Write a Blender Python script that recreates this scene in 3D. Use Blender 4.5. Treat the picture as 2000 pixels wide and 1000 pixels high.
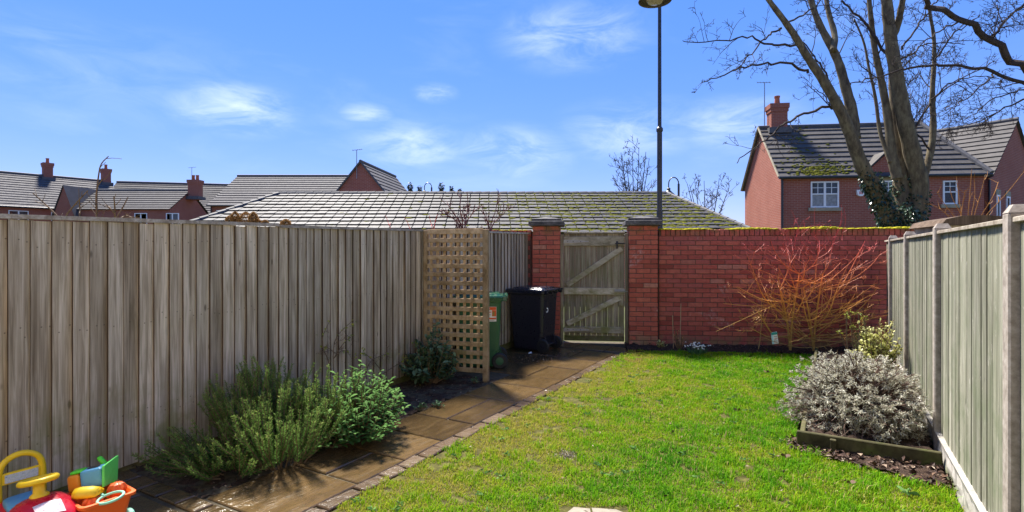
import bpy, bmesh, math, random
import numpy as np
from mathutils import Vector, Matrix, noise as mnoise

# ------------------------------------------------------------------ clear
for o in list(bpy.data.objects):
    bpy.data.objects.remove(o)
scene = bpy.context.scene
C = scene.collection
R = math.radians
random.seed(7)
rng = np.random.default_rng(7)

# ------------------------------------------------------------------ camera
F = 1050.0; CX = 1000.0; HY = 488.0; EYE = 1.5
cam_d = bpy.data.cameras.new('camera')
cam = bpy.data.objects.new('camera', cam_d); C.objects.link(cam)
cam.location = (0, 0, EYE); cam.rotation_euler = (R(90), 0, 0)
cam_d.sensor_width = 36.0; cam_d.lens = F / 2000 * 36.0
cam_d.shift_y = -(500 - HY) / 2000
cam_d.clip_start = 0.05; cam_d.clip_end = 3000
scene.camera = cam

# ------------------------------------------------------------------ sky + sun
SUN = Vector((-0.28, 0.587, 1.0)).normalized()
w = bpy.data.worlds.new('World'); scene.world = w; w.use_nodes = True
nt = w.node_tree; nt.nodes.clear()
def wn(t, **k):
    n = nt.nodes.new(t)
    for a, b in k.items(): setattr(n, a, b)
    return n
sky = wn('ShaderNodeTexSky', sky_type='NISHITA', sun_disc=False)
sky.sun_elevation = math.asin(SUN.z); sky.sun_rotation = math.atan2(SUN.x, SUN.y)
sky.altitude = 100; sky.air_density = 1.0; sky.dust_density = 0.0; sky.ozone_density = 3.0
gm = wn('ShaderNodeGamma'); gm.inputs['Gamma'].default_value = 0.42
nt.links.new(sky.outputs[0], gm.inputs['Color'])
hs = wn('ShaderNodeHueSaturation'); hs.inputs['Saturation'].default_value = 1.6; hs.inputs['Value'].default_value = 1.02
tn = wn('ShaderNodeMix', data_type='RGBA', blend_type='MULTIPLY'); tn.inputs[0].default_value = 1.0; tn.inputs[7].default_value = (0.93, 0.945, 1.25, 1)
nt.links.new(gm.outputs[0], tn.inputs[6]); nt.links.new(tn.outputs[2], hs.inputs['Color'])
tc = wn('ShaderNodeTexCoord')
mp = wn('ShaderNodeMapping'); mp.inputs['Scale'].default_value = (2.2, 2.2, 7.0); mp.inputs['Rotation'].default_value = (0.0, 0.16, 0.0)
nt.links.new(tc.outputs['Generated'], mp.inputs['Vector'])
no = wn('ShaderNodeTexNoise'); no.inputs['Scale'].default_value = 1.6; no.inputs['Detail'].default_value = 9; no.inputs['Roughness'].default_value = 0.55; no.inputs['Distortion'].default_value = 0.4
nt.links.new(mp.outputs[0], no.inputs['Vector'])
mr = wn('ShaderNodeMapRange', interpolation_type='SMOOTHSTEP'); mr.inputs['From Min'].default_value = 0.50; mr.inputs['From Max'].default_value = 0.86
mr.inputs['To Max'].default_value = 0.12
nt.links.new(no.outputs['Fac'], mr.inputs['Value'])
acc = mr.outputs[0]
no2 = wn('ShaderNodeTexNoise'); no2.inputs['Scale'].default_value = 3.6; no2.inputs['Detail'].default_value = 8; no2.inputs['Roughness'].default_value = 0.62; no2.inputs['Distortion'].default_value = 0.6
nt.links.new(mp.outputs[0], no2.inputs['Vector'])
nm = wn('ShaderNodeMapRange', interpolation_type='SMOOTHSTEP'); nm.inputs['From Min'].default_value = 0.30; nm.inputs['From Max'].default_value = 0.75
nt.links.new(no2.outputs['Fac'], nm.inputs['Value'])
SCL = Vector((1, 1, 2.3))
sc = wn('ShaderNodeVectorMath', operation='MULTIPLY'); sc.inputs[1].default_value = SCL
nt.links.new(tc.outputs['Generated'], sc.inputs[0])
for (px, py, rad, st) in [(1120, 70, .17, .45), (455, 212, .13, .60), (850, 182, .05, .55), (800, 285, .14, .50), (1000, 300, .15, .5),
                          (1230, 255, .17, .4), (1440, 240, .14, .45), (130, 120, .2, .12), (715, 222, .06, .5), (300, 160, .25, .1)]:
    d = Vector(((px - CX) / F, 1, (HY - py) / F)).normalized()
    dd = Vector((d.x * SCL.x, d.y * SCL.y, d.z * SCL.z))
    di = wn('ShaderNodeVectorMath', operation='DISTANCE'); di.inputs[1].default_value = dd
    nt.links.new(sc.outputs[0], di.inputs[0])
    m1 = wn('ShaderNodeMapRange', interpolation_type='SMOOTHSTEP'); m1.inputs['From Min'].default_value = rad; m1.inputs['From Max'].default_value = 0.0
    m1.inputs['To Max'].default_value = st
    nt.links.new(di.outputs['Value'], m1.inputs['Value'])
    mu = wn('ShaderNodeMath', operation='MULTIPLY'); nt.links.new(m1.outputs[0], mu.inputs[0]); nt.links.new(nm.outputs[0], mu.inputs[1])
    ad = wn('ShaderNodeMath', operation='MAXIMUM'); nt.links.new(acc, ad.inputs[0]); nt.links.new(mu.outputs[0], ad.inputs[1])
    acc = ad.outputs[0]
cm = wn('ShaderNodeMix', data_type='RGBA'); nt.links.new(acc, cm.inputs[0]); nt.links.new(hs.outputs[0], cm.inputs[6])
cm.inputs[7].default_value = (3.3, 3.6, 3.9, 1)
bg = wn('ShaderNodeBackground'); bg.inputs['Strength'].default_value = 0.12
nt.links.new(cm.outputs[2], bg.inputs['Color'])
wo = wn('ShaderNodeOutputWorld'); nt.links.new(bg.outputs[0], wo.inputs['Surface'])

sd = bpy.data.lights.new('sun', 'SUN'); sd.energy = 3.7; sd.angle = R(9.0); sd.color = (1.0, 0.95, 0.86)
so = bpy.data.objects.new('sun', sd); C.objects.link(so)
so.rotation_euler = (-SUN).to_track_quat('-Z', 'Y').to_euler(); so.location = SUN * 40
scene.view_settings.view_transform = 'Standard'; scene.view_settings.look = 'None'
scene.view_settings.gamma = 1.0; scene.view_settings.use_curve_mapping = False
scene.view_settings.exposure = 1.84

# ------------------------------------------------------------------ helpers
def P(px, py, Z):
    """a world point at a measured photo pixel and a chosen real depth"""
    return Vector(((px - CX) / F * Z, Z, EYE + (HY - py) / F * Z))
def G(px, py, z=0.0):
    Z = (EYE - z) * F / (py - HY)
    return Vector(((px - CX) / F * Z, Z, z))

class MB:
    def __init__(s): s.v = []; s.f = []; s.c = []
    def add(s, vs, fs, c=0.0):
        b = len(s.v); s.v.extend([tuple(v) for v in vs]); s.f.extend([tuple(i + b for i in f) for f in fs])
        if isinstance(c, (int, float)): s.c.extend([c] * len(vs))
        else: s.c.extend(list(c))
    def box(s, x0, x1, y0, y1, z0, z1, T=None, c=0.0):
        vs = [Vector((x, y, z)) for z in (z0, z1) for y in (y0, y1) for x in (x0, x1)]
        if T is not None: vs = [T @ v for v in vs]
        s.add(vs, [(0, 2, 3, 1), (4, 5, 7, 6), (0, 1, 5, 4), (2, 6, 7, 3), (0, 4, 6, 2), (1, 3, 7, 5)], c)
    def rbox(s, x0, x1, y0, y1, z0, z1, bev=0.01, seg=2, T=None, c=0.0):
        bm = bmesh.new(); bmesh.ops.create_cube(bm, size=1.0)
        for v in bm.verts:
            v.co = Vector(((x0 + x1) / 2 + v.co.x * (x1 - x0), (y0 + y1) / 2 + v.co.y * (y1 - y0), (z0 + z1) / 2 + v.co.z * (z1 - z0)))
        bmesh.ops.bevel(bm, geom=bm.edges[:], offset=bev, segments=seg, affect='EDGES', profile=0.5)
        s.bm(bm, T, c)
    def bm(s, bm, T=None, c=0.0):
        bm.verts.index_update()
        vs = [(T @ v.co) if T is not None else v.co.copy() for v in bm.verts]
        s.add(vs, [tuple(v.index for v in f.verts) for f in bm.faces], c); bm.free()
    def poly(s, pts, c=0.0): s.add(pts, [tuple(range(len(pts)))], c)
    def prism(s, pts, d, c=0.0):
        n = len(pts); d = Vector(d); a = [Vector(p) for p in pts]; b = [p + d for p in a]
        s.add(a + b, [tuple(range(n))[::-1], tuple(range(n, 2 * n))] + [(i, (i + 1) % n, n + (i + 1) % n, n + i) for i in range(n)], c)
    def tube(s, pts, rad, sides=6, cap=True, c=None, closed=False):
        pts = [Vector(p) for p in pts]; n = len(pts)
        if isinstance(rad, (int, float)): rad = [rad] * n
        vs = []; cs = []; up = None
        for i, p in enumerate(pts):
            if closed: t = pts[(i + 1) % n] - pts[i - 1]
            else: t = pts[min(i + 1, n - 1)] - pts[max(i - 1, 0)]
            if t.length < 1e-9: t = Vector((0, 0, 1))
            t.normalize()
            if up is None:
                up = t.orthogonal().normalized()
            up = (up - t * up.dot(t))
            if up.length < 1e-6: up = t.orthogonal()
            up.normalize(); sd_ = t.cross(up)
            for k in range(sides):
                a = 2 * math.pi * k / sides
                vs.append(p + (up * math.cos(a) + sd_ * math.sin(a)) * rad[i])
                cs.append(0.0 if c is None else (c if isinstance(c, (int, float)) else c[i]))
        fs = []
        for i in range(n if closed else n - 1):
            j = (i + 1) % n
            for k in range(sides):
                l = (k + 1) % sides
                fs.append((i * sides + k, i * sides + l, j * sides + l, j * sides + k))
        if cap and not closed:
            fs.append(tuple(range(sides))[::-1]); fs.append(tuple((n - 1) * sides + k for k in range(sides)))
        s.add(vs, fs, cs)
    def lathe(s, prof, sides=20, T=None, c=0.0):
        vs = []; fs = []; n = len(prof)
        for (r, z) in prof:
            for k in range(sides):
                a = 2 * math.pi * k / sides; v = Vector((r * math.cos(a), r * math.sin(a), z))
                vs.append(T @ v if T is not None else v)
        for i in range(n - 1):
            for k in range(sides):
                l = (k + 1) % sides
                fs.append((i * sides + k, i * sides + l, (i + 1) * sides + l, (i + 1) * sides + k))
        fs.append(tuple(range(sides))[::-1]); fs.append(tuple((n - 1) * sides + k for k in range(sides)))
        s.add(vs, fs, c)
    def leaves(s, Pn, D, L, W, seg=1, droop=0.2, roll=None, col=None):
        """many small leaf blades; Pn base points, D directions (numpy n x 3)"""
        n = len(Pn)
        if n == 0: return
        D = D / (np.linalg.norm(D, axis=1, keepdims=True) + 1e-9)
        ref = rng.normal(size=(n, 3)) if roll is None else roll
        S = np.cross(D, ref); S /= (np.linalg.norm(S, axis=1, keepdims=True) + 1e-9)
        Nn = np.cross(S, D)
        L = np.broadcast_to(np.asarray(L, float), (n,))[:, None]; W = np.broadcast_to(np.asarray(W, float), (n,))[:, None]
        col = rng.random(n) if col is None else col
        if seg == 1:
            vs = np.stack([Pn, Pn + D * L * .5 + S * W * .5 + Nn * W * .15, Pn + D * L - np.array([0, 0, 1]) * L * droop, Pn + D * L * .5 - S * W * .5 + Nn * W * .15], 1)
            k = 4; fl = [(0, 1, 2), (0, 2, 3)]
        else:
            ts = [0, .3, .62, .86, 1.0]; ws = [.12, .85, 1.0, .62, .04]; rows = []
            for t, wd in zip(ts, ws):
                ctr = Pn + D * L * t - np.array([0, 0, 1]) * L * droop * t * t
                rows += [ctr + S * W * .5 * wd + Nn * W * .10 * wd, ctr - S * W * .5 * wd + Nn * W * .10 * wd]
            vs = np.stack(rows, 1); k = 10
            fl = [(2 * i, 2 * i + 1, 2 * i + 3, 2 * i + 2) for i in range(4)]
        b = len(s.v)
        s.v.extend(map(tuple, vs.reshape(-1, 3).tolist()))
        s.c.extend(np.repeat(col, k).tolist())
        base = (np.arange(n) * k + b)
        for f in fl:
            s.f.extend(map(tuple, (base[:, None] + np.array(f)[None, :]).tolist()))
    def build(s, name, mat, parent=None, smooth=False, world=True):
        T = TT.get(parent.name) if (parent is not None and world) else None
        vs = s.v
        if T is not None:
            Ti = T.inverted(); a = np.array(vs); m = np.array(Ti)
            vs = (a @ m[:3, :3].T + m[:3, 3]).tolist()
        me = bpy.data.meshes.new(name); me.from_pydata(vs, [], s.f)
        if any(s.c):
            at = me.attributes.new('col', 'FLOAT', 'POINT'); at.data.foreach_set('value', np.array(s.c, dtype=np.float32))
        if smooth: me.polygons.foreach_set('use_smooth', [True] * len(me.polygons))
        me.update()
        o = bpy.data.objects.new(name, me); C.objects.link(o); me.materials.append(mat)
        if parent is not None:
            o.parent = parent; TT[o.name] = TT.get(parent.name)
            if TT[o.name] is None: del TT[o.name]
        return o
TT = {}
def tag(o, label=None, cat=None, group=None, kind=None):
    if label: o['label'] = label
    if cat: o['category'] = cat
    if group: o['group'] = group
    if kind: o['kind'] = kind
    return o
def thing(name, label, cat, loc=(0, 0, 0), rz=0.0, group=None):
    o = bpy.data.objects.new(name, None); C.objects.link(o); o.empty_display_size = .1
    o.location = loc; o.rotation_euler = (0, 0, rz)
    TT[o.name] = Matrix.Translation(Vector(loc)) @ Matrix.Rotation(rz, 4, 'Z')
    return tag(o, label, cat, group)
def inst(name, me, parent, loc, rot=(0, 0, 0), kind=None):
    o = bpy.data.objects.new(name, me); C.objects.link(o); o.parent = parent; o.location = loc; o.rotation_euler = rot
    if kind: o['kind'] = kind
    return o
def chamfer_mesh(name, dx, dy, dz, ch, mat):
    bm = bmesh.new(); bmesh.ops.create_cube(bm, size=1.0)
    for v in bm.verts: v.co = Vector((v.co.x * dx, v.co.y * dy, v.co.z * dz))
    bmesh.ops.bevel(bm, geom=bm.edges[:], offset=ch, segments=1, affect='EDGES')
    me = bpy.data.meshes.new(name); bm.to_mesh(me); bm.free(); me.materials.append(mat)
    return me

# ------------------------------------------------------------------ materials
class NM:
    def __init__(s, name, rough=0.7, spec=0.3):
        s.m = bpy.data.materials.new(name); s.m.use_nodes = True; s.nt = s.m.node_tree
        s.b = s.nt.nodes['Principled BSDF']; s.b.inputs['Roughness'].default_value = rough
        s.b.inputs['Specular IOR Level'].default_value = spec
        s.out = s.nt.nodes['Material Output']
    def n(s, t, **k):
        x = s.nt.nodes.new(t)
        for a, b in k.items(): setattr(x, a, b)
        return x
    def l(s, a, b): s.nt.links.new(a, b)
    def obj(s): return s.n('ShaderNodeTexCoord').outputs['Object']
    def pos(s): return s.n('ShaderNodeNewGeometry').outputs['Position']
    def rnd(s): return s.n('ShaderNodeObjectInfo').outputs['Random']
    def attr(s): return s.n('ShaderNodeAttribute', attribute_name='col').outputs['Fac']
    def mapv(s, v, scale=(1, 1, 1), rot=(0, 0, 0), offs=None):
        m = s.n('ShaderNodeMapping'); m.inputs['Scale'].default_value = scale; m.inputs['Rotation'].default_value = rot; s.l(v, m.inputs['Vector'])
        if offs is not None: s.l(offs, m.inputs['Location'])
        return m.outputs[0]
    def noise(s, v, scale=5, detail=4, rough=.55, dist=0.0):
        x = s.n('ShaderNodeTexNoise'); x.inputs['Scale'].default_value = scale; x.inputs['Detail'].default_value = detail
        x.inputs['Roughness'].default_value = rough; x.inputs['Distortion'].default_value = dist
        if v is not None: s.l(v, x.inputs['Vector'])
        return x.outputs['Fac']
    def vor(s, v, scale=5, feat='F1'):
        x = s.n('ShaderNodeTexVoronoi', feature=feat); x.inputs['Scale'].default_value = scale; s.l(v, x.inputs['Vector']); return x.outputs['Distance']
    def ramp(s, f, stops):
        x = s.n('ShaderNodeValToRGB'); e = x.color_ramp.elements
        while len(e) > 1: e.remove(e[-1])
        for i, (p, c) in enumerate(stops):
            k = e[0] if i == 0 else e.new(p)
            k.position = p; k.color = (c, c, c, 1) if isinstance(c, (int, float)) else (*c, 1)
        s.l(f, x.inputs[0]); return x.outputs[0]
    def mix(s, f, a, b, mode='MIX'):
        x = s.n('ShaderNodeMix', data_type='RGBA', blend_type=mode)
        for v, i in ((f, 0), (a, 6), (b, 7)):
            if isinstance(v, (int, float)): x.inputs[i].default_value = v if i == 0 else (v, v, v, 1)
            elif isinstance(v, tuple): x.inputs[i].default_value = (*v, 1)
            else: s.l(v, x.inputs[i])
        return x.outputs[2]
    def math(s, op, a, b=None, clamp=False):
        x = s.n('ShaderNodeMath', operation=op, use_clamp=clamp)
        for v, i in ((a, 0), (b, 1)):
            if v is None: continue
            if isinstance(v, (int, float)): x.inputs[i].default_value = v
            else: s.l(v, x.inputs[i])
        return x.outputs[0]
    def sep(s, v):
        x = s.n('ShaderNodeSeparateXYZ'); s.l(v, x.inputs[0]); return x.outputs
    def comb(s, a, b, c):
        x = s.n('ShaderNodeCombineXYZ')
        for v, i in ((a, 0), (b, 1), (c, 2)):
            if isinstance(v, (int, float)): x.inputs[i].default_value = v
            else: s.l(v, x.inputs[i])
        return x.outputs[0]
    def rng(s, v, a, b, c=0.0, d=1.0):
        x = s.n('ShaderNodeMapRange', interpolation_type='SMOOTHSTEP'); s.l(v, x.inputs['Value'])
        x.inputs['From Min'].default_value = a; x.inputs['From Max'].default_value = b; x.inputs['To Min'].default_value = c; x.inputs['To Max'].default_value = d
        return x.outputs[0]
    def color(s, c):
        if isinstance(c, tuple): s.b.inputs['Base Color'].default_value = (*c, 1)
        else: s.l(c, s.b.inputs['Base Color'])
    def rough(s, v): s.l(v, s.b.inputs['Roughness'])
    def bump(s, h, strength=.3, dist=.01):
        x = s.n('ShaderNodeBump'); x.inputs['Strength'].default_value = strength; x.inputs['Distance'].default_value = dist
        s.l(h, x.inputs['Height']); s.l(x.outputs[0], s.b.inputs['Normal'])
    def trans(s, colr, f=.3):
        t = s.n('ShaderNodeBsdfTranslucent'); mx = s.n('ShaderNodeMixShader'); mx.inputs[0].default_value = f
        if isinstance(colr, tuple): t.inputs[0].default_value = (*colr, 1)
        else: s.l(colr, t.inputs[0])
        s.l(s.b.outputs[0], mx.inputs[1]); s.l(t.outputs[0], mx.inputs[2]); s.l(mx.outputs[0], s.out.inputs['Surface'])

def wood(name, dark, mid, light, scale=(38, 38, 1.6), algae=None, algae_z=(0.0, .45), rough=.85, knots=True, axis='Z', algae_amt=.7, blotch=None, nails=None):
    a = NM(name, rough, .2); r = a.rnd(); off = a.math('MULTIPLY', r, 37.0); off2 = a.math('MULTIPLY', r, 71.3)
    o = a.obj(); offv = a.comb(off, off2, off)
    sc_ = scale if axis == 'Z' else ((scale[2], scale[0], scale[0]) if axis == 'X' else (scale[0], scale[2], scale[0]))
    g = a.noise(a.mapv(o, sc_, offs=offv), 1.0, 6, .62, .6)
    g2 = a.noise(a.mapv(o, tuple(k * .28 for k in sc_), offs=offv), 1.0, 3, .5, .3)
    f = a.math('ADD', a.math('MULTIPLY', g, .6), a.math('MULTIPLY', g2, .5))
    c = a.ramp(f, [(.38, dark), (.52, mid), (.66, light)])
    v = a.math('ADD', a.math('MULTIPLY', r, .48), .70); c = a.mix(1.0, c, a.comb(v, v, v), 'MULTIPLY')
    if knots:
        kn = a.vor(a.mapv(o, (7, 7, 2.6), offs=offv), 1.0); kf = a.rng(kn, .035, .10, .75, 0.0); c = a.mix(kf, c, tuple(k * .45 for k in dark))
    if scale[0] > 25:
        fg = a.noise(a.mapv(o, tuple(k * 4.2 if k > 10 else k * 2.0 for k in sc_), offs=offv), 1.0, 3, .6, .2); c = a.mix(a.rng(fg, .46, .70, 0, .5), c, tuple(k * .75 for k in dark)); stn = a.noise(a.mapv(o, (9, 9, .7), offs=offv), 1.0, 4, .6, .4); c = a.mix(a.rng(stn, .50, .68, 0, .55), c, tuple(k * .95 for k in dark))
    if blotch:
        b1 = a.noise(a.mapv(a.pos(), (6, 6, 2.2), offs=offv), 1.0, 5, .65, .5); b2 = a.noise(a.mapv(a.pos(), (22, 22, 9), offs=offv), 1.0, 4, .7, .4)
        c = a.mix(a.rng(b1, .52, .68, 0, .65), c, blotch[0]); c = a.mix(a.rng(b2, .60, .72, 0, .75), c, blotch[1]); c = a.mix(a.rng(b2, .40, .30, 0, .55), c, tuple(k * .7 for k in dark))
    if nails:
        ox, oy, oz = a.sep(o); nd = None
        for zz in nails:
            for yy in (.045, .090):
                jz = a.math('MULTIPLY', a.math('SINE', a.math('MULTIPLY', r, 90.0 + 57.0 * zz + 900 * yy)), .03); d1 = a.math('SQRT', a.math('ADD', a.math('POWER', a.math('SUBTRACT', oz, a.math('ADD', jz, zz)), 2.0), a.math('POWER', a.math('SUBTRACT', oy, a.math('ADD', a.math('MULTIPLY', jz, .4), yy)), 2.0))); nd = d1 if nd is None else a.math('MINIMUM', nd, d1)
        c = a.mix(a.rng(nd, .0025, .0065, .65, 0.0), c, (.06, .048, .04))
    if algae:
        z = a.sep(a.pos())[2]
        n = a.noise(a.pos(), 5.0, 4, .6)
        m = a.math('MULTIPLY', a.rng(z, algae_z[0], algae_z[1], 1.0, 0.08), a.rng(n, .42, .68, 0.0, algae_amt)); c = a.mix(m, c, algae)
    a.color(c); a.bump(g, .35, .004)
    return a.m

M = {}
M['fence'] = wood('weathered_fence_board', (.20, .148, .095), (.47, .375, .265), (.74, .625, .48), algae=(.20, .20, .05), algae_z=(.05, .75), nails=(.34, .99, 1.53))
M['fence_edge'] = wood('dark_board_edge', (.05, .032, .02), (.10, .066, .042), (.16, .11, .075), knots=False)  # darker brown for the near edge face of each board, also the shed roof
M['fence_cap'] = wood('fence_cap_timber', (.19, .15, .11), (.36, .30, .23), (.50, .44, .36), axis='Z', knots=False, scale=(30, 30, 30))
M['gravel_timber'] = wood('mossy_gravel_board', (.07, .06, .03), (.13, .11, .05), (.19, .17, .08), algae=(.10, .12, .02), algae_z=(.3, .5), scale=(12, 12, 12), knots=False, algae_amt=.9)
M['trellis'] = wood('trellis_lath', (.20, .125, .060), (.36, .24, .125), (.50, .36, .215), scale=(20, 20, 14), algae=(.17, .15, .05), algae_z=(.05, .9), knots=False)
M['gate'] = wood('gate_timber', (.14, .108, .068), (.27, .218, .15), (.42, .355, .26), algae=(.15, .16, .03), algae_z=(.1, 1.9), algae_amt=.55)
M['gate_rail'] = wood('gate_rail_timber', (.22, .18, .11), (.40, .335, .235), (.55, .475, .36), scale=(9, 9, 22), algae=(.17, .17, .03), algae_z=(.3, 1.9), knots=False, algae_amt=.8)
M['panel'] = wood('green_grey_panel_board', (.105, .104, .070), (.215, .21, .15), (.33, .315, .245), algae=(.12, .145, .075), algae_z=(.2, 1.8), algae_amt=.6, blotch=((.25, .235, .18), (.46, .43, .37)))
M['bed_board'] = wood('bed_edging_board', (.035, .030, .014), (.075, .066, .03), (.12, .105, .05), scale=(14, 14, 14), algae=(.08, .10, .02), algae_z=(.0, .4), knots=False)
M['cane'] = wood('cane', (.25, .15, .08), (.40, .26, .15), (.50, .36, .22), knots=False)

def plain(name, c, rough=.6, spec=.4, var=.12, scale=18, bump=0.0, metal=0.0):
    a = NM(name, rough, spec); n = a.noise(a.obj(), scale, 4, .6)
    a.color(a.ramp(n, [(.3, tuple(k * (1 - var) for k in c)), (.7, tuple(min(1, k * (1 + var)) for k in c))]))
    a.b.inputs['Metallic'].default_value = metal
    if bump: a.bump(n, bump, .004)
    return a.m

def brick_mat(name, cols, effl=.25):
    a = NM(name, .82, .2); r = a.rnd(); off = a.math('MULTIPLY', r, 53.0); o = a.mapv(a.obj(), (1, 1, 1), offs=a.comb(off, off, off))
    dk = tuple(k * .68 for k in cols[0]); pl = (cols[2][0] * .95, cols[2][1] * 1.4, cols[2][2] * 1.5)
    c = a.ramp(r, [(0, dk), (.10, cols[0]), (.28, cols[1]), (.5, cols[2]), (.62, cols[3]), (.8, cols[1]), (.95, cols[0]), (.985, pl), (1, pl)])
    n = a.noise(o, 16, 6, .65); c = a.mix(a.rng(n, .35, .75, 0, .5), c, tuple(k * .62 for k in cols[0]))
    e = a.noise(a.pos(), 2.3, 5, .7, .8); e2 = a.noise(a.pos(), 24, 3, .6)
    c = a.mix(a.math('MULTIPLY', a.rng(e, .56, .76, 0, effl), a.rng(e2, .4, .65)), c, (.52, .46, .43))
    z = a.sep(a.pos())[2]; n3 = a.noise(a.pos(), 7, 3)
    c = a.mix(a.math('MULTIPLY', a.rng(z, .02, .24, .75, 0), a.rng(n3, .35, .6)), c, (.20, .17, .08))
    c = a.mix(a.math('MULTIPLY', a.rng(z, 1.66, 1.86, 0, .75), a.rng(n3, .40, .62)), c, (.10, .10, .03))
    a.color(c); a.bump(a.noise(o, 70, 4, .6), .5, .003); return a.m
M['brick'] = brick_mat('red_brick', [(.36, .082, .062), (.43, .105, .076), (.48, .135, .092), (.36, .098, .085)], .5)
M['pillar_brick'] = brick_mat('pillar_brick', [(.42, .095, .062), (.48, .118, .074), (.53, .150, .092), (.42, .108, .080)], .7)
M['mortar'] = plain('mortar', (.14, .085, .068), .95, .1, .2, 30)
M['moss'] = NM('moss', .95, .05); a = M['moss']; n = a.noise(a.pos(), 30, 4, .7)
a.color(a.ramp(n, [(.3, (.20, .19, .012)), (.55, (.42, .38, .025)), (.75, (.58, .52, .05))])); a.bump(a.noise(a.pos(), 160, 3), .8, .006); M['moss'] = a.m
a = NM('roof_moss', .95, .05); n = a.noise(a.pos(), 6, 4, .7)
a.color(a.ramp(n, [(.3, (.055, .055, .010)), (.55, (.13, .13, .016)), (.75, (.25, .24, .028))])); M['roof_moss'] = a.m
a = NM('cap_stone', .75, .3); n = a.noise(a.pos(), 9, 6, .7)
a.color(a.ramp(n, [(.3, (.035, .032, .03)), (.55, (.10, .09, .085)), (.75, (.22, .20, .19))])); a.bump(n, .4, .01); M['cap'] = a.m

def far_brick(name, c1, c2, mort, s=1.0):
    a = NM(name, .9, .15); x, y, z = a.sep(a.obj())
    v = a.comb(a.math('ADD', x, y), z, 0.0)
    b = a.n('ShaderNodeTexBrick'); a.l(v, b.inputs['Vector']); b.inputs['Scale'].default_value = s
    b.inputs['Brick Width'].default_value = .225; b.inputs['Row Height'].default_value = .075; b.inputs['Mortar Size'].default_value = .008
    b.inputs['Color1'].default_value = (*c1, 1); b.inputs['Color2'].default_value = (*c2, 1); b.inputs['Mortar'].default_value = (*mort, 1)
    n = a.noise(a.obj(), 1.1, 5, .6)
    c = a.mix(a.rng(n, .35, .7, 0, .35), b.outputs['Color'], tuple(k * .7 for k in c1)); a.color(c); a.bump(b.outputs['Fac'], -.3, .01)
    return a.m
M['house_brick'] = far_brick('house_brick', (.35, .108, .072), (.29, .088, .060), (.38, .24, .185))
M['house_brick_far'] = far_brick('terrace_brick', (.34, .11, .072), (.29, .09, .06), (.34, .21, .16))

def roof_mat(name, lo, hi, rough, tile=.33):
    a = NM(name, rough, .22); r = a.rnd(); n = a.noise(a.obj(), 2.0, 6, .7); n2 = a.noise(a.pos(), 14, 4, .7)
    f = a.math('ADD', a.math('MULTIPLY', n, .5), a.math('ADD', a.math('MULTIPLY', n2, .35), a.math('MULTIPLY', r, .22)))
    a.color(a.ramp(f, [(.35, lo), (.72, hi)])); a.rough(a.rng(n2, .3, .8, rough - .10, rough + .15)); a.bump(n2, .25, .01); return a.m
M['tile'] = roof_mat('garage_tile', (.020, .0175, .0175), (.066, .060, .061), .56)
M['roof'] = roof_mat('house_roof_tile', (.050, .045, .040), (.135, .122, .112), .75)
M['roof_far'] = roof_mat('terrace_roof_tile', (.045, .041, .041), (.105, .097, .098), .8)
M['ridge'] = plain('ridge_tile', (.10, .095, .095), .7, .3, .25, 8)
M['stone'] = plain('sill_stone', (.34, .29, .20), .85, .2, .2, 6)
M['white'] = plain('white_frame', (.80, .80, .80), .35, .5, .03)
M['black_metal'] = plain('black_metal', (.022, .024, .03), .42, .5, .3, 10)
M['aerial'] = plain('aerial_metal', (.30, .30, .31), .4, .5, .1, 10, metal=.6)
M['pot'] = plain('chimney_pot_clay', (.36, .13, .07), .85, .2, .2, 6)
a = NM('window_glass', .06, .6); a.color((.035, .042, .05)); M['glass'] = a.m
M['curtain'] = plain('net_curtain', (.30, .30, .30), .9, .1, .25, 9)
M['concrete_post'] = NM('concrete_post', .9, .2); a = M['concrete_post']; n = a.noise(a.pos(), 22, 5, .7)
a.color(a.ramp(n, [(.3, (.20, .165, .135)), (.6, (.36, .31, .265)), (.8, (.48, .43, .38))])); a.bump(n, .3, .004); M['concrete_post'] = a.m
a = NM('rock_face_concrete', .9, .2); n = a.noise(a.pos(), 16, 5, .7); n2 = a.noise(a.pos(), 4, 3)
c = a.ramp(n, [(.3, (.24, .22, .19)), (.7, (.46, .43, .39))]); z = a.sep(a.pos())[2]
a.color(a.mix(a.math('MULTIPLY', a.rng(z, 0, .09, .8, 0), a.rng(n2, .35, .6)), c, (.10, .12, .03))); M['rock_concrete'] = a.m
a = NM('wet_sandstone', .2, .65); r = a.rnd(); off = a.math('MULTIPLY', r, 19.0); ov = a.mapv(a.pos(), (1, 1, 1), rot=(0, 0, R(29)), offs=a.comb(off, off, off))
n = a.noise(a.mapv(ov, (9, 2.6, 4)), 1.0, 6, .62, .8); n2 = a.noise(ov, 26, 4, .6)
c = a.ramp(a.math('ADD', a.math('MULTIPLY', n, .7), a.math('MULTIPLY', r, .32)), [(.25, (.046, .029, .013)), (.5, (.090, .056, .023)), (.72, (.128, .080, .034)), (.9, (.092, .070, .040))])
a.color(a.mix(a.rng(n2, .45, .75, 0, .5), c, (.045, .033, .014))); a.rough(a.rng(n, .3, .75, .05, .22))
h = a.math('ADD', a.math('MULTIPLY', a.noise(a.mapv(ov, (30, 5.0, 8)), 1.0, 5, .6, 1.6), 1.0), a.math('MULTIPLY', n2, .22)); a.bump(h, .40, .016); M['slab'] = a.m
a = NM('sett_stone', .25, .5); r = a.rnd(); n = a.noise(a.pos(), 20, 5, .65)
a.color(a.ramp(a.math('ADD', a.math('MULTIPLY', n, .6), a.math('MULTIPLY', r, .4)), [(.2, (.050, .030, .016)), (.5, (.10, .064, .036)), (.8, (.165, .120, .078))])); a.bump(n, .6, .012); M['sett'] = a.m
M['joint'] = plain('path_joint', (.075, .06, .036), .8, .2, .5, 25)
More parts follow.
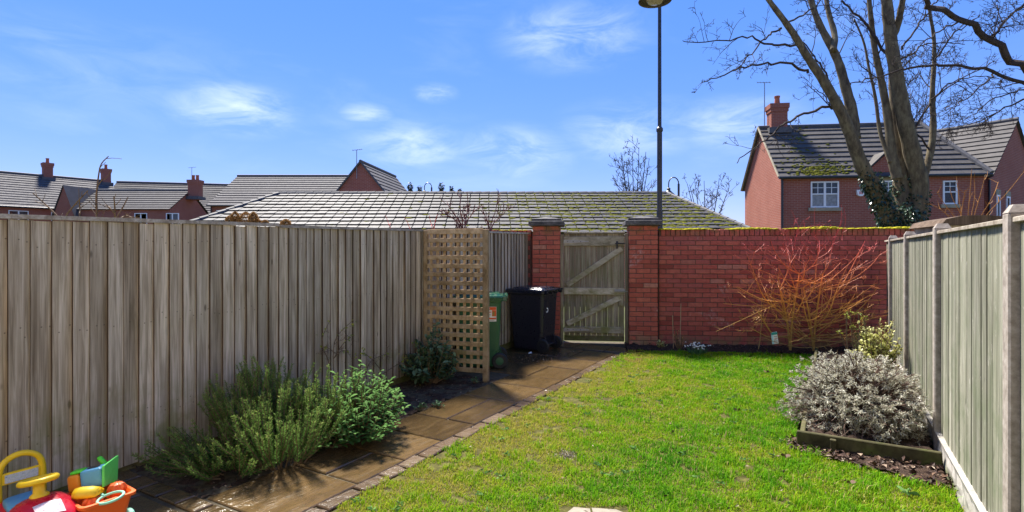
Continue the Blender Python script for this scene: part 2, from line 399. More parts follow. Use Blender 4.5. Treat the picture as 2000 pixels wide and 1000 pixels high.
a = NM('soil', .85, .2); n = a.noise(a.pos(), 22, 6, .7); n2 = a.noise(a.pos(), 90, 3, .7)
a.color(a.ramp(n, [(.3, (.030, .018, .012)), (.6, (.080, .048, .033)), (.8, (.15, .098, .07))])); a.bump(a.math('ADD', n, n2), 1.0, .03); M['soil'] = a.m
a = NM('leaf_litter', .7, .3); a.color(a.ramp(a.attr(), [(0, (.03, .016, .012)), (.45, (.08, .040, .026)), (.8, (.17, .10, .06)), (1, (.34, .27, .20))])); M['litter'] = a.m
a = NM('lawn_base', .95, .1); n = a.noise(a.pos(), 14, 5, .7); n2 = a.noise(a.pos(), 1.6, 3)
c = a.ramp(n, [(.3, (.035, .030, .014)), (.55, (.085, .080, .022)), (.75, (.17, .15, .05))]); a.color(c); a.bump(n, .8, .02); M['lawn'] = a.m
a = NM('grass_blade', .7, .06); c = a.ramp(a.attr(), [(0, (.44, .34, .15)), (.12, (.38, .35, .05)), (.32, (.27, .38, .012)), (.62, (.145, .34, .008)), (1, (.058, .22, .010))]); a.color(c); a.trans(c, .35); M['grass'] = a.m
a = NM('far_ground', .95, .1); n = a.noise(a.pos(), .6, 5, .7); a.color(a.ramp(n, [(.3, (.05, .06, .025)), (.7, (.09, .10, .04))])); M['ground'] = a.m

def leafmat(name, stops, trans=.25, rough=.5, spec=.35):
    a = NM(name, rough, spec); c = a.ramp(a.attr(), stops); a.color(c); a.trans(c, trans); return a.m
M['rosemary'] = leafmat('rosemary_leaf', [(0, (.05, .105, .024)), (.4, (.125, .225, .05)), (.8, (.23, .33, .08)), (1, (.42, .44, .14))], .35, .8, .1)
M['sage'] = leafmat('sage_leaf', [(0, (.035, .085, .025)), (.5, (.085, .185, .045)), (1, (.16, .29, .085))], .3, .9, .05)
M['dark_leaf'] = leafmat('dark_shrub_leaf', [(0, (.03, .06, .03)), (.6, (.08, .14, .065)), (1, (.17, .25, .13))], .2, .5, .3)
M['yellow_leaf'] = leafmat('young_yellow_leaf', [(0, (.14, .20, .03)), (1, (.42, .42, .05))], .3)
M['euonymus'] = leafmat('variegated_leaf', [(0, (.12, .17, .03)), (.4, (.42, .42, .11)), (1, (.66, .64, .30))], .25)
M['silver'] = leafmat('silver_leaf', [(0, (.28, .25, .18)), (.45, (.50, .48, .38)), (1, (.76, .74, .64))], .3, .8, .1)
M['ivy'] = leafmat('ivy_leaf', [(0, (.010, .025, .014)), (.6, (.030, .062, .030)), (1, (.085, .13, .075))], .1, .25, .6)
M['conifer'] = leafmat('conifer_leaf', [(0, (.010, .022, .010)), (1, (.04, .065, .025))], .1)
M['snow_leaf'] = leafmat('snowdrop_leaf', [(0, (.04, .10, .04)), (1, (.10, .21, .09))], .2)
M['petal'] = leafmat('white_petal', [(0, (.75, .76, .74)), (1, (.88, .88, .86))], .2)
M['tan'] = leafmat('tan_dry_floret', [(0, (.17, .085, .03)), (.5, (.36, .20, .075)), (1, (.52, .34, .15))], .2, .8)
M['grassplant'] = leafmat('yellow_green_blade', [(0, (.16, .18, .03)), (1, (.36, .36, .08))], .25)
def barkmat(name, stops, rough=.85):
    a = NM(name, rough, .2); n = a.noise(a.mapv(a.obj(), (1, 1, .35)), 9, 6, .7)
    c = a.ramp(n, stops); a.color(c); a.bump(n, .5, .03); return a.m
M['bark'] = barkmat('tree_bark', [(.3, (.050, .038, .026)), (.5, (.135, .105, .062)), (.65, (.21, .175, .10)), (.8, (.16, .155, .07))])
M['bark_dark'] = barkmat('twig_bark', [(.3, (.030, .022, .020)), (.7, (.085, .062, .048))])
a = NM('dogwood_stem', .5, .4); a.color(a.ramp(a.attr(), [(0, (.34, .22, .07)), (.35, (.62, .30, .06)), (.65, (.66, .20, .06)), (1, (.58, .07, .06))])); M['dogwood'] = a.m
M['red_twig'] = plain('reddish_twig', (.13, .048, .042), .7, .3, .3, 20)
M['brown_twig'] = plain('brown_twig', (.15, .10, .06), .8, .2, .35, 25)
M['silver_twig'] = plain('grey_brown_twig', (.13, .085, .065), .85, .2, .3, 30)
M['orange_twig'] = plain('orange_willow_twig', (.40, .17, .035), .6, .3, .25, 20)
# plastics
def plastic(name, c, rough=.42, grime=.45):
    a = NM(name, rough, .45); n = a.noise(a.obj(), 14, 5, .7); a.color(a.mix(a.rng(n, .5, .85, 0, grime), c, tuple(k * .6 for k in c)))
    a.rough(a.rng(a.noise(a.obj(), 30, 3), .3, .7, rough - .08, rough + .14)); a.bump(a.noise(a.obj(), 220, 2), .08, .001); return a.m
M['p_yellow'] = plastic('yellow_plastic', (.80, .52, .012)); M['p_red'] = plastic('red_plastic', (.62, .012, .035), .28)
M['p_blue'] = plastic('blue_plastic', (.11, .36, .56)); M['p_orange'] = plastic('orange_plastic', (.80, .125, .012))
M['p_amber'] = plastic('amber_plastic', (.80, .27, .012)); M['p_green'] = plastic('green_plastic', (.11, .60, .11)); M['p_lime'] = plastic('lime_plastic', (.10, .66, .03))
M['p_mint'] = plastic('mint_plastic', (.26, .62, .44)); M['p_rubber'] = plastic('black_rubber', (.012, .013, .016), .5)
M['bin_green'] = plastic('green_bin_plastic', (.020, .095, .042), .36, .3); M['bin_black'] = plastic('black_bin_plastic', (.014, .014, .024), .34, .2)
M['bin_green_lid'] = plastic('green_lid_plastic', (.016, .075, .038), .18, .2); M['bin_black_lid'] = plastic('black_lid_plastic', (.013, .014, .025), .18, .15)
M['paper'] = plain('paper_white', (.78, .77, .75), .5, .4, .04); M['orange_print'] = plain('orange_print', (.72, .10, .02), .5, .4, .04)
M['olive_print'] = plain('olive_print', (.30, .27, .06), .5, .4, .1); M['teal_print'] = plain('teal_print', (.03, .30, .27), .5, .4, .05)
M['cyan_print'] = plain('cyan_print', (.42, .70, .80), .5, .4, .05); M['dark_print'] = plain('dark_print', (.12, .12, .13), .6, .3, .1); M['red_print'] = plain('red_print', (.60, .07, .06), .6, .3, .1)
a = NM('worn_sticker', .5, .4); n = a.noise(a.obj(), 60, 4, .7); n2 = a.noise(a.obj(), 120, 3)
a.color(a.mix(a.rng(n2, .6, .7, 0, .9), a.ramp(n, [(.35, (.60, .25, .28)), (.5, (.74, .60, .62)), (.7, (.78, .70, .70))]), (.40, .12, .15))); M['sticker_pink'] = a.m
a = NM('grey_sticker', .5, .4); n = a.noise(a.obj(), 70, 4, .7)
a.color(a.ramp(n, [(.35, (.30, .34, .42)), (.48, (.62, .62, .60)), (.56, (.40, .47, .50)), (.66, (.66, .60, .35)), (.75, (.70, .70, .68))])); M['sticker_grey'] = a.m
a = NM('iron', .6, .5); a.color((.05, .045, .045)); M['iron'] = a.m
M['galv'] = plain('grey_hinge', (.32, .30, .29), .5, .5, .15, 20, metal=.4)
M['pale_stone'] = plain('pale_stone', (.24, .21, .16), .8, .3, .25, 14, bump=.4)

# ------------------------------------------------------------------ layout frames
TANL = 0.571; SL, CL_ = math.sin(math.atan(TANL)), math.cos(math.atan(TANL))   # left fence direction (SL, CL_)
OL = Vector((-4.75, 0, 0))
def LF(u, v, z=0.0):      # u: distance off the left fence into the garden, v: distance along it
    return Vector((OL.x + v * SL + u * CL_, v * CL_ - u * SL, z))
LROT = -math.atan(TANL)   # local +y runs along the fence
TANR = 0.598; XR = 0.743
SR, CR = math.sin(math.atan(TANR)), math.cos(math.atan(TANR))
def RF(u, v, z=0.0):      # u: distance off the right fence into the garden
    return Vector((XR + v * SR - u * CR, v * CR + u * SR, z))
RROT = -math.atan(TANR)
W0 = Vector((2.364, 8.56, 0)); WPHI = R(-7.0)
WT = Matrix.Translation(W0) @ Matrix.Rotation(WPHI, 4, 'Z')
def WL(s, y, z): return WT @ Vector((s, y, z))

# ------------------------------------------------------------------ ground sheets
mb = MB(); mb.poly([(-900, -60, -.06), (900, -60, -.06), (900, 1500, -.06), (-900, 1500, -.06)])
tag(mb.build('ground', M['ground']), kind='structure')

UB = .90          # bed width
UP = 1.565        # path inner edge of setts
UL = 1.695        # lawn edge
VB0, VB1 = 4.26, 7.62
# path bed (mortar)
mb = MB()
mb.poly([LF(0, 1.0, -.012), LF(UL, 1.9, -.012), LF(UL, 10.1, -.012), WL(-.55, .2, -.012), WL(-2.1, .2, -.012), LF(0, 10.2, -.012)])
path = tag(mb.build('path', M['joint']), kind='structure')
slab_n = 0
def slab(u0, u1, v0, v1, mat, name='paving_slab', z=.0, th=.03, jit=.005, g=.009):
    r = random.uniform
    m = MB(); pts = [(u0 + g, v0 + g), (u1 - g, v0 + g), (u1 - g, v1 - g), (u0 + g, v1 - g)]
    pts = [(a + r(-jit, jit), b + r(-jit, jit)) for a, b in pts]; zt = z + r(-.003, .003); tl = r(-.002, .002); c = .006
    um = (u0 + u1) / 2; vm = (v0 + v1) / 2
    lo = [LF(a, b, z - th) for a, b in pts]; mi = [LF(a, b, zt - c + tl * (1 if a > um else -1)) for a, b in pts]
    hi = [LF(a + (c if a < um else -c), b + (c if b < vm else -c), zt + tl * (1 if a > um else -1)) for a, b in pts]
    m.add(lo + mi + hi, [(8, 9, 10, 11)] + [(i, (i + 1) % 4, 4 + (i + 1) % 4, 4 + i) for i in range(4)] + [(4 + i, 4 + (i + 1) % 4, 8 + (i + 1) % 4, 8 + i) for i in range(4)])
    return m.build(name, mat, path)
random.seed(21)
v = VB0; k = 0
while v < 9.75:
    L = random.choice([.45, .6, .6, .75])
    wide = v > VB1 + .05
    if not wide:
        if k % 3 == 1:
            s_ = UB + random.choice([.28, .36]); slab(UB, s_, v, v + L, M['slab']); slab(s_, UP, v, v + L, M['slab'])
        else: slab(UB, UP, v, v + L, M['slab'])
    else:
        cuts = [0, random.choice([.45, .6]), random.choice([.95, 1.1]), UP]
        for a_, b_ in zip(cuts[:-1], cuts[1:]): slab(a_, b_, v, min(v + L, 9.85), M['slab'])
    v += L; k += 1
# threshold slabs up to the gate
for (a_, b_) in ((.25, .85), (.85, 1.35), (1.35, 1.9)):
    slab(a_ , b_, v + .0, v + .42, M['slab'])
slab(1.57, 2.05, 9.35, 9.75, M['slab'])
# patio in front of the bed
v = 2.0
for L in (.55, .6, .45, .5):
    v1 = min(v + L, VB0 - .16); cuts = [0.02] + sorted(random.sample([.4, .52, .75, .95, 1.15], 2)) + [UP]
    for a_, b_ in zip(cuts[:-1], cuts[1:]): slab(a_, b_, v, v1, M['slab'])
    v = v1
for i in range(6): slab(.03 + i * .2, .03 + (i + 1) * .2, VB0 - .15, VB0 - .01, M['slab'], 'edge_sett', z=.003)
slab(1.23, UP, VB0 - .15, VB0 - .01, M['slab'])
v = 1.9; 
while v < 9.6:
    L = random.uniform(.17, .30); slab(UP, UL, v, v + L, M['sett'], 'edge_sett', z=.006, jit=.012); v += L

# soil beds
def soil_patch(poly, name, label_kind='structure', step=.05, h=.03, z0=-.012):
    xs = [p[0] for p in poly]; ys = [p[1] for p in poly]
    nx = int((max(xs) - min(xs)) / step) + 1; ny = int((max(ys) - min(ys)) / step) + 1; m = MB(); idx = {}
    for j in range(ny + 1):
        for i in range(nx + 1):
            x = min(xs) + i * step; y = min(ys) + j * step
            if inside(poly, x, y):
                idx[i, j] = len(m.v); z = z0 + h * (.5 + .9 * mnoise.noise(Vector((x * 6, y * 6, 3))) + .6 * mnoise.noise(Vector((x * 19, y * 19, 7))))
                m.v.append((x, y, z)); m.c.append(0.0)
    for (i, j), a_ in idx.items():
        q = [(i, j), (i + 1, j), (i + 1, j + 1), (i, j + 1)]
        if all(t in idx for t in q): m.f.append(tuple(idx[t] for t in q))
    return tag(m.build(name, M['soil'], smooth=True), kind='structure')
def inside(poly, x, y):
    r_ = False; n = len(poly); j = n - 1
    for i in range(n):
        xi, yi = poly[i][0], poly[i][1]; xj, yj = poly[j][0], poly[j][1]
        if (yi > y) != (yj > y) and x < (xj - xi) * (y - yi) / (yj - yi) + xi: r_ = not r_
        j = i
    return r_
def inside_np(poly, X, Y):
    r_ = np.zeros(len(X), bool); n = len(poly); j = n - 1
    for i in range(n):
        xi, yi = poly[i][0], poly[i][1]; xj, yj = poly[j][0], poly[j][1]
        c = ((yi > Y) != (yj > Y)) & (X < (xj - xi) * (Y - yi) / (yj - yi + 1e-12) + xi); r_ ^= c; j = i
    return r_
bedL = [LF(-.02, VB0 - .02), LF(UB + .01, VB0 - .02), LF(UB + .01, VB1 + .05), LF(-.02, VB1 + .1)]
soil_patch(bedL, 'soil_bed', step=.035, h=.035, z0=-.03)
bedW = [WL(-.60, -.62, 0), WL(-.2, -.66, 0), WL(1.4, -.64, 0), WL(2.6, -.70, 0), WL(3.6, -.9, 0), WL(3.6, .02, 0), WL(-.6, .02, 0)]
soil_patch(bedW, 'soil_border', step=.045, h=.045)
bedR = [RF(-.02, 4.3), RF(.86, 4.32), RF(.86, 8.6), RF(-.02, 8.6)]
soil_patch(bedR, 'raised_bed_soil', step=.05, h=.05, z0=.045)
bedR2 = [RF(-.02, 3.85), RF(.92, 4.12), RF(.97, 4.4), RF(-.02, 4.4)]
soil_patch(bedR2, 'soil_strip', step=.04, h=.03, z0=-.005)

# lawn
lawn_poly = [LF(UL, 1.2), LF(UL, 9.62), WL(-.62, -.60, 0), WL(1.4, -.62, 0), WL(2.5, -.68, 0), RF(.90, 7.4), RF(.90, 4.2), RF(.0, 3.88), RF(.0, .8)]
mb = MB(); mb.poly([(p.x, p.y, -.004) for p in lawn_poly])
tag(mb.build('lawn', M['lawn']), kind='structure')
def vnoise(X, Y, s, seed):
    g = np.random.default_rng(seed).random((128, 128)); x = X * s + 31.7; y = Y * s + 17.3
    xi = np.floor(x).astype(int); yi = np.floor(y).astype(int); fx = x - xi; fy = y - yi; fx = fx * fx * (3 - 2 * fx); fy = fy * fy * (3 - 2 * fy)
    a_ = g[xi % 128, yi % 128]; b_ = g[(xi + 1) % 128, yi % 128]; c_ = g[xi % 128, (yi + 1) % 128]; d_ = g[(xi + 1) % 128, (yi + 1) % 128]
    return (a_ * (1 - fx) + b_ * fx) * (1 - fy) + (c_ * (1 - fx) + d_ * fx) * fy
def grass():
    N = 520000
    Y = 2.4 + (8.1 - 2.4) * rng.random(N) ** 1.45; X = rng.uniform(-1.8, 4.9, N)
    gp_ = [LF(UL - .07, 1.2), LF(UL - .07, 9.66)] + lawn_poly[2:]; ok = inside_np([(p.x, p.y) for p in gp_], X, Y); ue = (X - OL.x) * CL_ - Y * SL; ok &= ue > UL - .075 * vnoise(X, Y, 9, 11) ** 1.5 + .02 * vnoise(X, Y, 31, 12) - .005
    ok &= np.abs(X) < Y * 1.02
    stone = (np.abs(X - .47) < .20) & (np.abs(Y - 2.98) < .165); ok &= ~stone
    dens = vnoise(X, Y, 7, 1) * .5 + vnoise(X, Y, 19, 2) * .5; u_ = (X - OL.x) * CL_ - Y * SL
    thin = np.clip((2.5 - u_) / 1.1, 0, 1) * .34                      # worn towards the path
    ok &= dens > (.20 + thin * 1.2 * vnoise(X, Y, 3.1, 3) + .10 * np.clip((vnoise(X, Y, 5.3, 14) - .70) * 5, 0, 1))
    for (gx, gy, gr) in ((G(1105, 890).x, G(1105, 890).y, .085), (G(1170, 803).x, G(1170, 803).y, .07), (WL(.9, -.78, 0).x, WL(.9, -.78, 0).y, .12)):
        ok &= ~(((X - gx) ** 2 + (Y - gy) ** 2 < gr ** 2) & (rng.random(N) < .85))
    X = X[ok]; Y = Y[ok]; u_ = u_[ok]; n = len(X)
    tuft = vnoise(X, Y, 11, 5); big = vnoise(X, Y, 1.3, 6)
    lng = (rng.random(n) < .10 * np.clip((vnoise(X, Y, 4.3, 8) - .45) * 4, 0, 1)); H = (.011 + .021 * rng.random(n) + lng * .028) * (.45 + 1.2 * tuft) * (.8 + .35 * np.clip((u_ - 2) / 2, 0, 1)); Wd = .0022 + .0014 * rng.random(n) + .0004 * Y
    an = rng.uniform(0, 2 * np.pi, n); ln = rng.random(n) * .9
    dx, dy = np.cos(an), np.sin(an); sx, sy = -dy, dx
    b = np.stack([X, Y, np.full(n, -.004)], 1)
    mid = b + np.stack([dx * H * ln * .35, dy * H * ln * .35, H * .6], 1); tip = b + np.stack([dx * H * ln * 1.1, dy * H * ln * 1.1, H * (1 - .3 * ln)], 1)
    s_ = np.stack([sx * Wd, sy * Wd, np.zeros(n)], 1)
    V = np.stack([b - s_ * .5, b + s_ * .5, mid + s_ * .45, mid - s_ * .45, tip], 1).reshape(-1, 3)
    mid_ = vnoise(X, Y, 3.7, 9); col = np.clip(.20 + .34 * (big - .5) + .34 * (mid_ - .5) + .40 * (tuft - .5) + .15 * rng.normal(size=n) + .40 * np.clip((u_ - 1.6) / 1.6, -.2, 1), 0.0, 1)
    col = np.where(rng.random(n) < .05, 0.01, np.maximum(col, .1))
    me = bpy.data.meshes.new('grass'); i = np.arange(n)[:, None] * 5
    quads = (i + np.array([[0, 1, 2, 3]])); tris = (i + np.array([[3, 2, 4]]))
    loops = np.concatenate([quads, tris], 1).reshape(-1)
    me.vertices.add(n * 5); me.vertices.foreach_set('co', V.reshape(-1).astype(np.float32))
    me.loops.add(n * 7); me.loops.foreach_set('vertex_index', loops.astype(np.int32))
    starts = (np.arange(n)[:, None] * 7 + np.array([[0, 4]])).reshape(-1)
    me.polygons.add(n * 2); me.polygons.foreach_set('loop_start', starts.astype(np.int32))
    at = me.attributes.new('col', 'FLOAT', 'POINT'); at.data.foreach_set('value', np.repeat(col, 5).astype(np.float32))
    me.update(calc_edges=True); me.validate(); me.materials.append(M['grass'])
    o = bpy.data.objects.new('grass', me); C.objects.link(o); print('grass blades', n)
    tag(o, 'short damp green grass covering the lawn', 'grass', kind='stuff')
grass()

# leaf litter flakes
def litter(name, label, polys, n, zf, size=(.008, .03), group=None):
    m = MB()
    for poly, k in polys:
        xs = [p[0] for p in poly]; ys = [p[1] for p in poly]
        X = rng.uniform(min(xs), max(xs), k * 3); Y = rng.uniform(min(ys), max(ys), k * 3); ok = inside_np([(p[0], p[1]) for p in poly], X, Y)
        X, Y = X[ok][:k], Y[ok][:k]; Pn = np.stack([X, Y, np.array([zf(x, y) for x, y in zip(X, Y)]) + rng.uniform(.0, .022, len(X))], 1)
        D = rng.normal(size=(len(X), 3)); D[:, 2] *= .3; L = rng.uniform(size[0], size[1], len(X))
        m.leaves(Pn, D, L, L * rng.uniform(.25, .8, len(X)), 1, 0.1, roll=np.tile([0.1, 0.05, 1.0], (len(X), 1)) + rng.normal(size=(len(X), 3)) * .4, col=np.clip(rng.random(len(X)) ** 1.5, 0.01, 1))
    return tag(m.build(name, M['litter']), label, 'litter', kind='stuff')
litter('bark_litter', 'dark bark chips and dead leaves over the soil bed by the timber fence', [(bedL, 2600)], 0, lambda x, y: -.012)
litter('border_litter', 'dark chips and dead leaves along the foot of the brick wall', [(bedW, 1500)], 0, lambda x, y: .012, (.012, .035))
litter('strip_litter', 'dry stalks and dead leaves in front of the raised bed', [(bedR2, 700)], 0, lambda x, y: .01, (.015, .06))
litter('bin_litter', 'wet red-brown leaves scattered beside the black bin', [([LF(.35, 8.6), LF(1.0, 8.6), LF(1.05, 9.7), LF(.35, 9.0)], 260)], 0, lambda x, y: .002, (.012, .035))

# ------------------------------------------------------------------ left fence
fence = thing('timber_fence', 'long grey weathered closeboard fence on the left behind the rosemary', 'fence', LF(0, 2.4), LROT)
def fboard(seed):
    rr = random.Random(seed); m = MB(); H = 1.66
    # wedge section, local x = out of the fence, y along; z up
    sec = [(.014, 0.0), (.033, 0.0), (.012, .124), (.004, .124)]
    n = 5; vs = []; bw = rr.uniform(-.004, .004)
    for i in range(n):
        t = i / (n - 1); off = bw * math.sin(t * math.pi)
        vs += [Vector((x + off, y, t * H)) for x, y in sec]
    fs = [(i * 4 + k, i * 4 + (k + 1) % 4, (i + 1) * 4 + (k + 1) % 4, (i + 1) * 4 + k) for i in range(n - 1) for k in range(4)] + [(3, 2, 1, 0), (16, 17, 18, 19)]
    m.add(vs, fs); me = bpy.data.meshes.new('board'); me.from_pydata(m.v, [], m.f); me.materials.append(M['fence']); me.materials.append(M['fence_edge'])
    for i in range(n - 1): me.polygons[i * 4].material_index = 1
    return me
bvar = [fboard(i) for i in range(5)]
random.seed(5)
vv = 2.45; i = 0
while vv < 10.05:
    L = vv - 2.4; ztop = 1.679 + (vv - 3.6) * .0125
    o = inst('board', bvar[i % 5], fence, (random.uniform(-.003, .003), L, ztop - 1.66 + .0), (random.uniform(-.006, .006) * 0, random.uniform(-.003, .003), random.uniform(-.012, .012)))
    o.location.z = ztop - 1.66 + random.uniform(-.006, .004); vv += .0985 + random.uniform(-.008, .008); i += 1
def along(m, u0, u1, v0, v1, z0a, z0b, h):
    vs = [LF(u, v_, z) for v_, z0 in ((v0, z0a), (v1, z0b)) for u, z in ((u0, z0), (u1, z0), (u1 - .004, z0 + h), (u0, z0 + h))]
    m.add(vs, [(0, 1, 5, 4), (1, 2, 6, 5), (2, 3, 7, 6), (3, 0, 4, 7), (3, 2, 1, 0), (4, 5, 6, 7)])
zt = lambda v_: 1.675 + (v_ - 3.6) * .0125
for (a_, b_, dz) in ((2.4, 5.42, .008), (5.43, 7.6, -.004), (7.605, 10.12, .0)):
    m = MB(); along(m, -.03, .042, a_, b_, zt(a_) + dz, zt(b_) + dz, .026); m.build('cap_rail', M['fence_cap'], fence)
for (a_, b_) in ((2.4, 5.0), (5.01, 7.6), (7.61, 10.1)):
    m = MB(); along(m, -.02, .006, a_, b_, -.05, -.05, .145); m.build('gravel_board', M['gravel_timber'], fence)
for v_ in (2.5, 5.0, 7.6, 10.0):
    m = MB(); T = Matrix.Translation(LF(-.07, v_)) @ Matrix.Rotation(LROT, 4, 'Z'); m.rbox(-.05, .05, -.05, .05, -.1, 1.66, .006, 1, T); m.build('post', M['fence'], fence)
for z_ in (.35, 1.0, 1.5):
    m = MB(); along(m, -.055, -.004, 2.45, 10.05, z_, z_, .08); m.build('arris_rail', M['fence'], fence)

# ------------------------------------------------------------------ trellis
p0 = Vector((-1.03, 6.40, 0)); p1 = G(946, 743); p1 = Vector((p1.x, p1.y, 0)); tl = (p1 - p0).length; ang = math.atan2((p1 - p0).y, (p1 - p0).x)
tr = thing('trellis_panel', 'square-lattice wooden trellis screen standing in front of the green bin', 'trellis', p0, ang)
random.seed(9)
def tbox(name, x0, x1, y0, y1, z0, z1, mat, bev=.003):
    m = MB(); m.rbox(x0, x1, y0, y1, z0, z1, bev, 1, TT[tr.name]); return m.build(name, mat, tr)
tbox('post', tl - .01, tl + .052, -.035, .03, -.05, 1.735, M['trellis'], .004)
tbox('post', -.02, .03, -.02, .03, -.05, 1.73, M['trellis'], .004)
nz = 17
for i in range(nz):
    z = .085 + i * (1.60 / (nz - 1)); h = .052 if i < nz - 1 else .06
    tbox('lath', .031, tl - .012, -.018 + random.uniform(-.001, .001), -.001, z, z + h, M['trellis'])
nx_ = 8
for i in range(nx_):
    x = .055 + i * ((tl - .15) / (nx_ - 1)); tbox('upright_lath', x, x + .034, 0.0005, .016, .08, 1.72, M['trellis'])

# ------------------------------------------------------------------ wheelie bins
def wheelie_bin(name, label, loc, mats, rz=math.atan2(-SL, CL_)):
    body, lid = mats; t = thing(name, label, 'bin', loc, rz, 'wheelie bins beside the gate'); T = TT[t.name]
    # local x: towards wheels/handle (away from the fence), y: along the fence away from the camera
    m = MB(); H = .90
    def ring(z, x0, x1, hw, r=.05):
        pts = []
        for cx, cy, a0 in ((x1 - r, hw - r, 0), (x0 + r, hw - r, 90), (x0 + r, -hw + r, 180), (x1 - r, -hw + r, 270)):
            for k in range(4): a = R(a0 + k * 30); pts.append(T @ Vector((cx + r * math.cos(a), cy + r * math.sin(a), z)))
        return pts
    lev = [(.03, -.235, .20, .205), (.06, -.25, .215, .215), (.22, -.258, .235, .222), (.23, -.262, .25, .225), (H * .93, -.30, .275, .245), (H * .935, -.315, .285, .258), (H, -.32, .29, .262)]
    vs = []; [vs.extend(ring(*l)) for l in lev]; n = 16
    fs = [(i * n + k, i * n + (k + 1) % n, (i + 1) * n + (k + 1) % n, (i + 1) * n + k) for i in range(len(lev) - 1) for k in range(n)] + [tuple(range(n))[::-1], tuple(range((len(lev) - 1) * n, len(lev) * n))]
    m.add(vs, fs); m.build('body', body, t)
    # lid: shallow dome with a skirt and front lip
    m = MB(); lv = [(H - .035, -.345, .305, .285), (H + .005, -.345, .305, .287), (H + .022, -.335, .30, .275), (H + .026, -.27, .27, .225), (H + .046, -.24, .25, .20), (H + .052, -.20, .22, .17)]
    vs = []; [vs.extend(ring(z, a, b, c, .04)) for z, a, b, c in lv]
    fs = [(i * n + k, i * n + (k + 1) % n, (i + 1) * n + (k + 1) % n, (i + 1) * n + k) for i in range(len(lv) - 1) for k in range(n)] + [tuple(range((len(lv) - 1) * n, len(lv) * n))]
    m.add(vs, fs); L_ = m.build('lid', lid, t)
    m = MB(); m.tube([T @ Vector((.345, y, H + .01)) for y in (-.26, -.1, .1, .26)], .016, 8)
    for y in (-.25, -.08, .08, .25): m.rbox(.28, .35, y - .014, y + .014, H - .045, H + .022, .008, 1, T)
    m.build('handle', lid, t)
    m = MB(); m.tube([T @ Vector((.36 - .03, y, H + .018)) for y in (-.2, .2)], .012, 8); m.build('hinge_bar', lid, t)
    for y in (-.215, .215):
        m = MB(); Tw = T @ Matrix.Translation((.255, y, .10)) @ Matrix.Rotation(R(90), 4, 'X')
        m.lathe([(.05, -.026), (.088, -.026), (.10, -.016), (.10, .016), (.088, .026), (.05, .026)], 28, Tw); wh = m.build('wheel', M['p_rubber'], t)
        m = MB(); m.lathe([(.012, -.031), (.048, -.029), (.052, -.02), (.052, .02), (.048, .029), (.012, .031)], 20, Tw); m.build('hub', body, wh)
    m = MB(); m.tube([T @ Vector((.255, y, .10)) for y in (-.2, .2)], .012, 8); m.build('axle', M['iron'], t)
    for y in (-.15, .15):
        m = MB(); m.prism([T @ Vector(p) for p in ((.19, y - .02, .04), (.285, y - .02, .08), (.27, y - .02, .20), (.22, y - .02, .26))], (T.to_3x3() @ Vector((0, .04, 0)))); m.build('axle_bracket', body, t)
    return t, T
bT = wheelie_bin('wheelie_bin', 'black wheeled rubbish bin standing against the left gate pillar', (.336, 8.115, 0), (M['bin_black'], M['bin_black_lid']))
gT = wheelie_bin('wheelie_bin', 'green wheeled garden bin half hidden by the wooden trellis', (-.415, 6.99, 0), (M['bin_green'], M['bin_green_lid']), R(1.0))
def text_mesh(txt, size, mat, T, parent, name='number'):
    cu = bpy.data.curves.new('txt', 'FONT'); cu.body = txt; cu.size = size; cu.extrude = .0008; cu.align_x = 'CENTER'
    ob = bpy.data.objects.new('txt', cu); C.objects.link(ob); dg = bpy.context.evaluated_depsgraph_get()
    me = bpy.data.meshes.new_from_object(ob.evaluated_get(dg)); bpy.data.objects.remove(ob); me.materials.clear(); me.materials.append(mat)
    me.transform(T); o = bpy.data.objects.new(name, me); C.objects.link(o); o.parent = parent; return o
# "5" on the black bin's back (local +x face), text reads upright
Mx = Matrix(((0, 0, 1, .2665), (1, 0, 0, -.10), (0, 1, 0, .58), (0, 0, 0, 1)))
text_mesh('5', .17, M['paper'], Mx, bT[0])
# sticker on the green bin's side (local -y face)
def gquad(name, x0, x1, z0, z1, mat, y=-.2385, parent=None):
    m = MB(); T = gT[1]; sl = lambda z: y - (z - .68) * .030
    m.add([T @ Vector(p) for p in ((x0, sl(z0), z0), (x1, sl(z0), z0), (x1, sl(z1), z1), (x0, sl(z1), z1), (x0, sl(z0) + .002, z0), (x1, sl(z0) + .002, z0), (x1, sl(z1) + .002, z1), (x0, sl(z1) + .002, z1))],
          [(0, 1, 2, 3), (4, 7, 6, 5), (0, 4, 5, 1), (3, 2, 6, 7), (0, 3, 7, 4), (1, 5, 6, 2)]); return m.build(name, mat, parent or gT[0])
stk = gquad('sticker', .075, .215, .60, .785, M['paper'], -.2405)
for a_ in ((.078, .212, .745, .782, 'orange_print'), (.160, .212, .665, .742, 'orange_print'), (.166, .190, .675, .725, 'olive_print'), (.078, .212, .628, .648, 'orange_print'),
           (.084, .150, .712, .722, 'red_print'), (.084, .140, .690, .694, 'dark_print'), (.084, .146, .680, .684, 'dark_print'), (.084, .132, .760, .766, 'paper'), (.086, .190, .612, .616, 'dark_print')):
    gquad('print', a_[0], a_[1], a_[2], a_[3], M[a_[4]], -.2425 if a_[4] != 'olive_print' and a_[4] != 'paper' else -.244, stk)

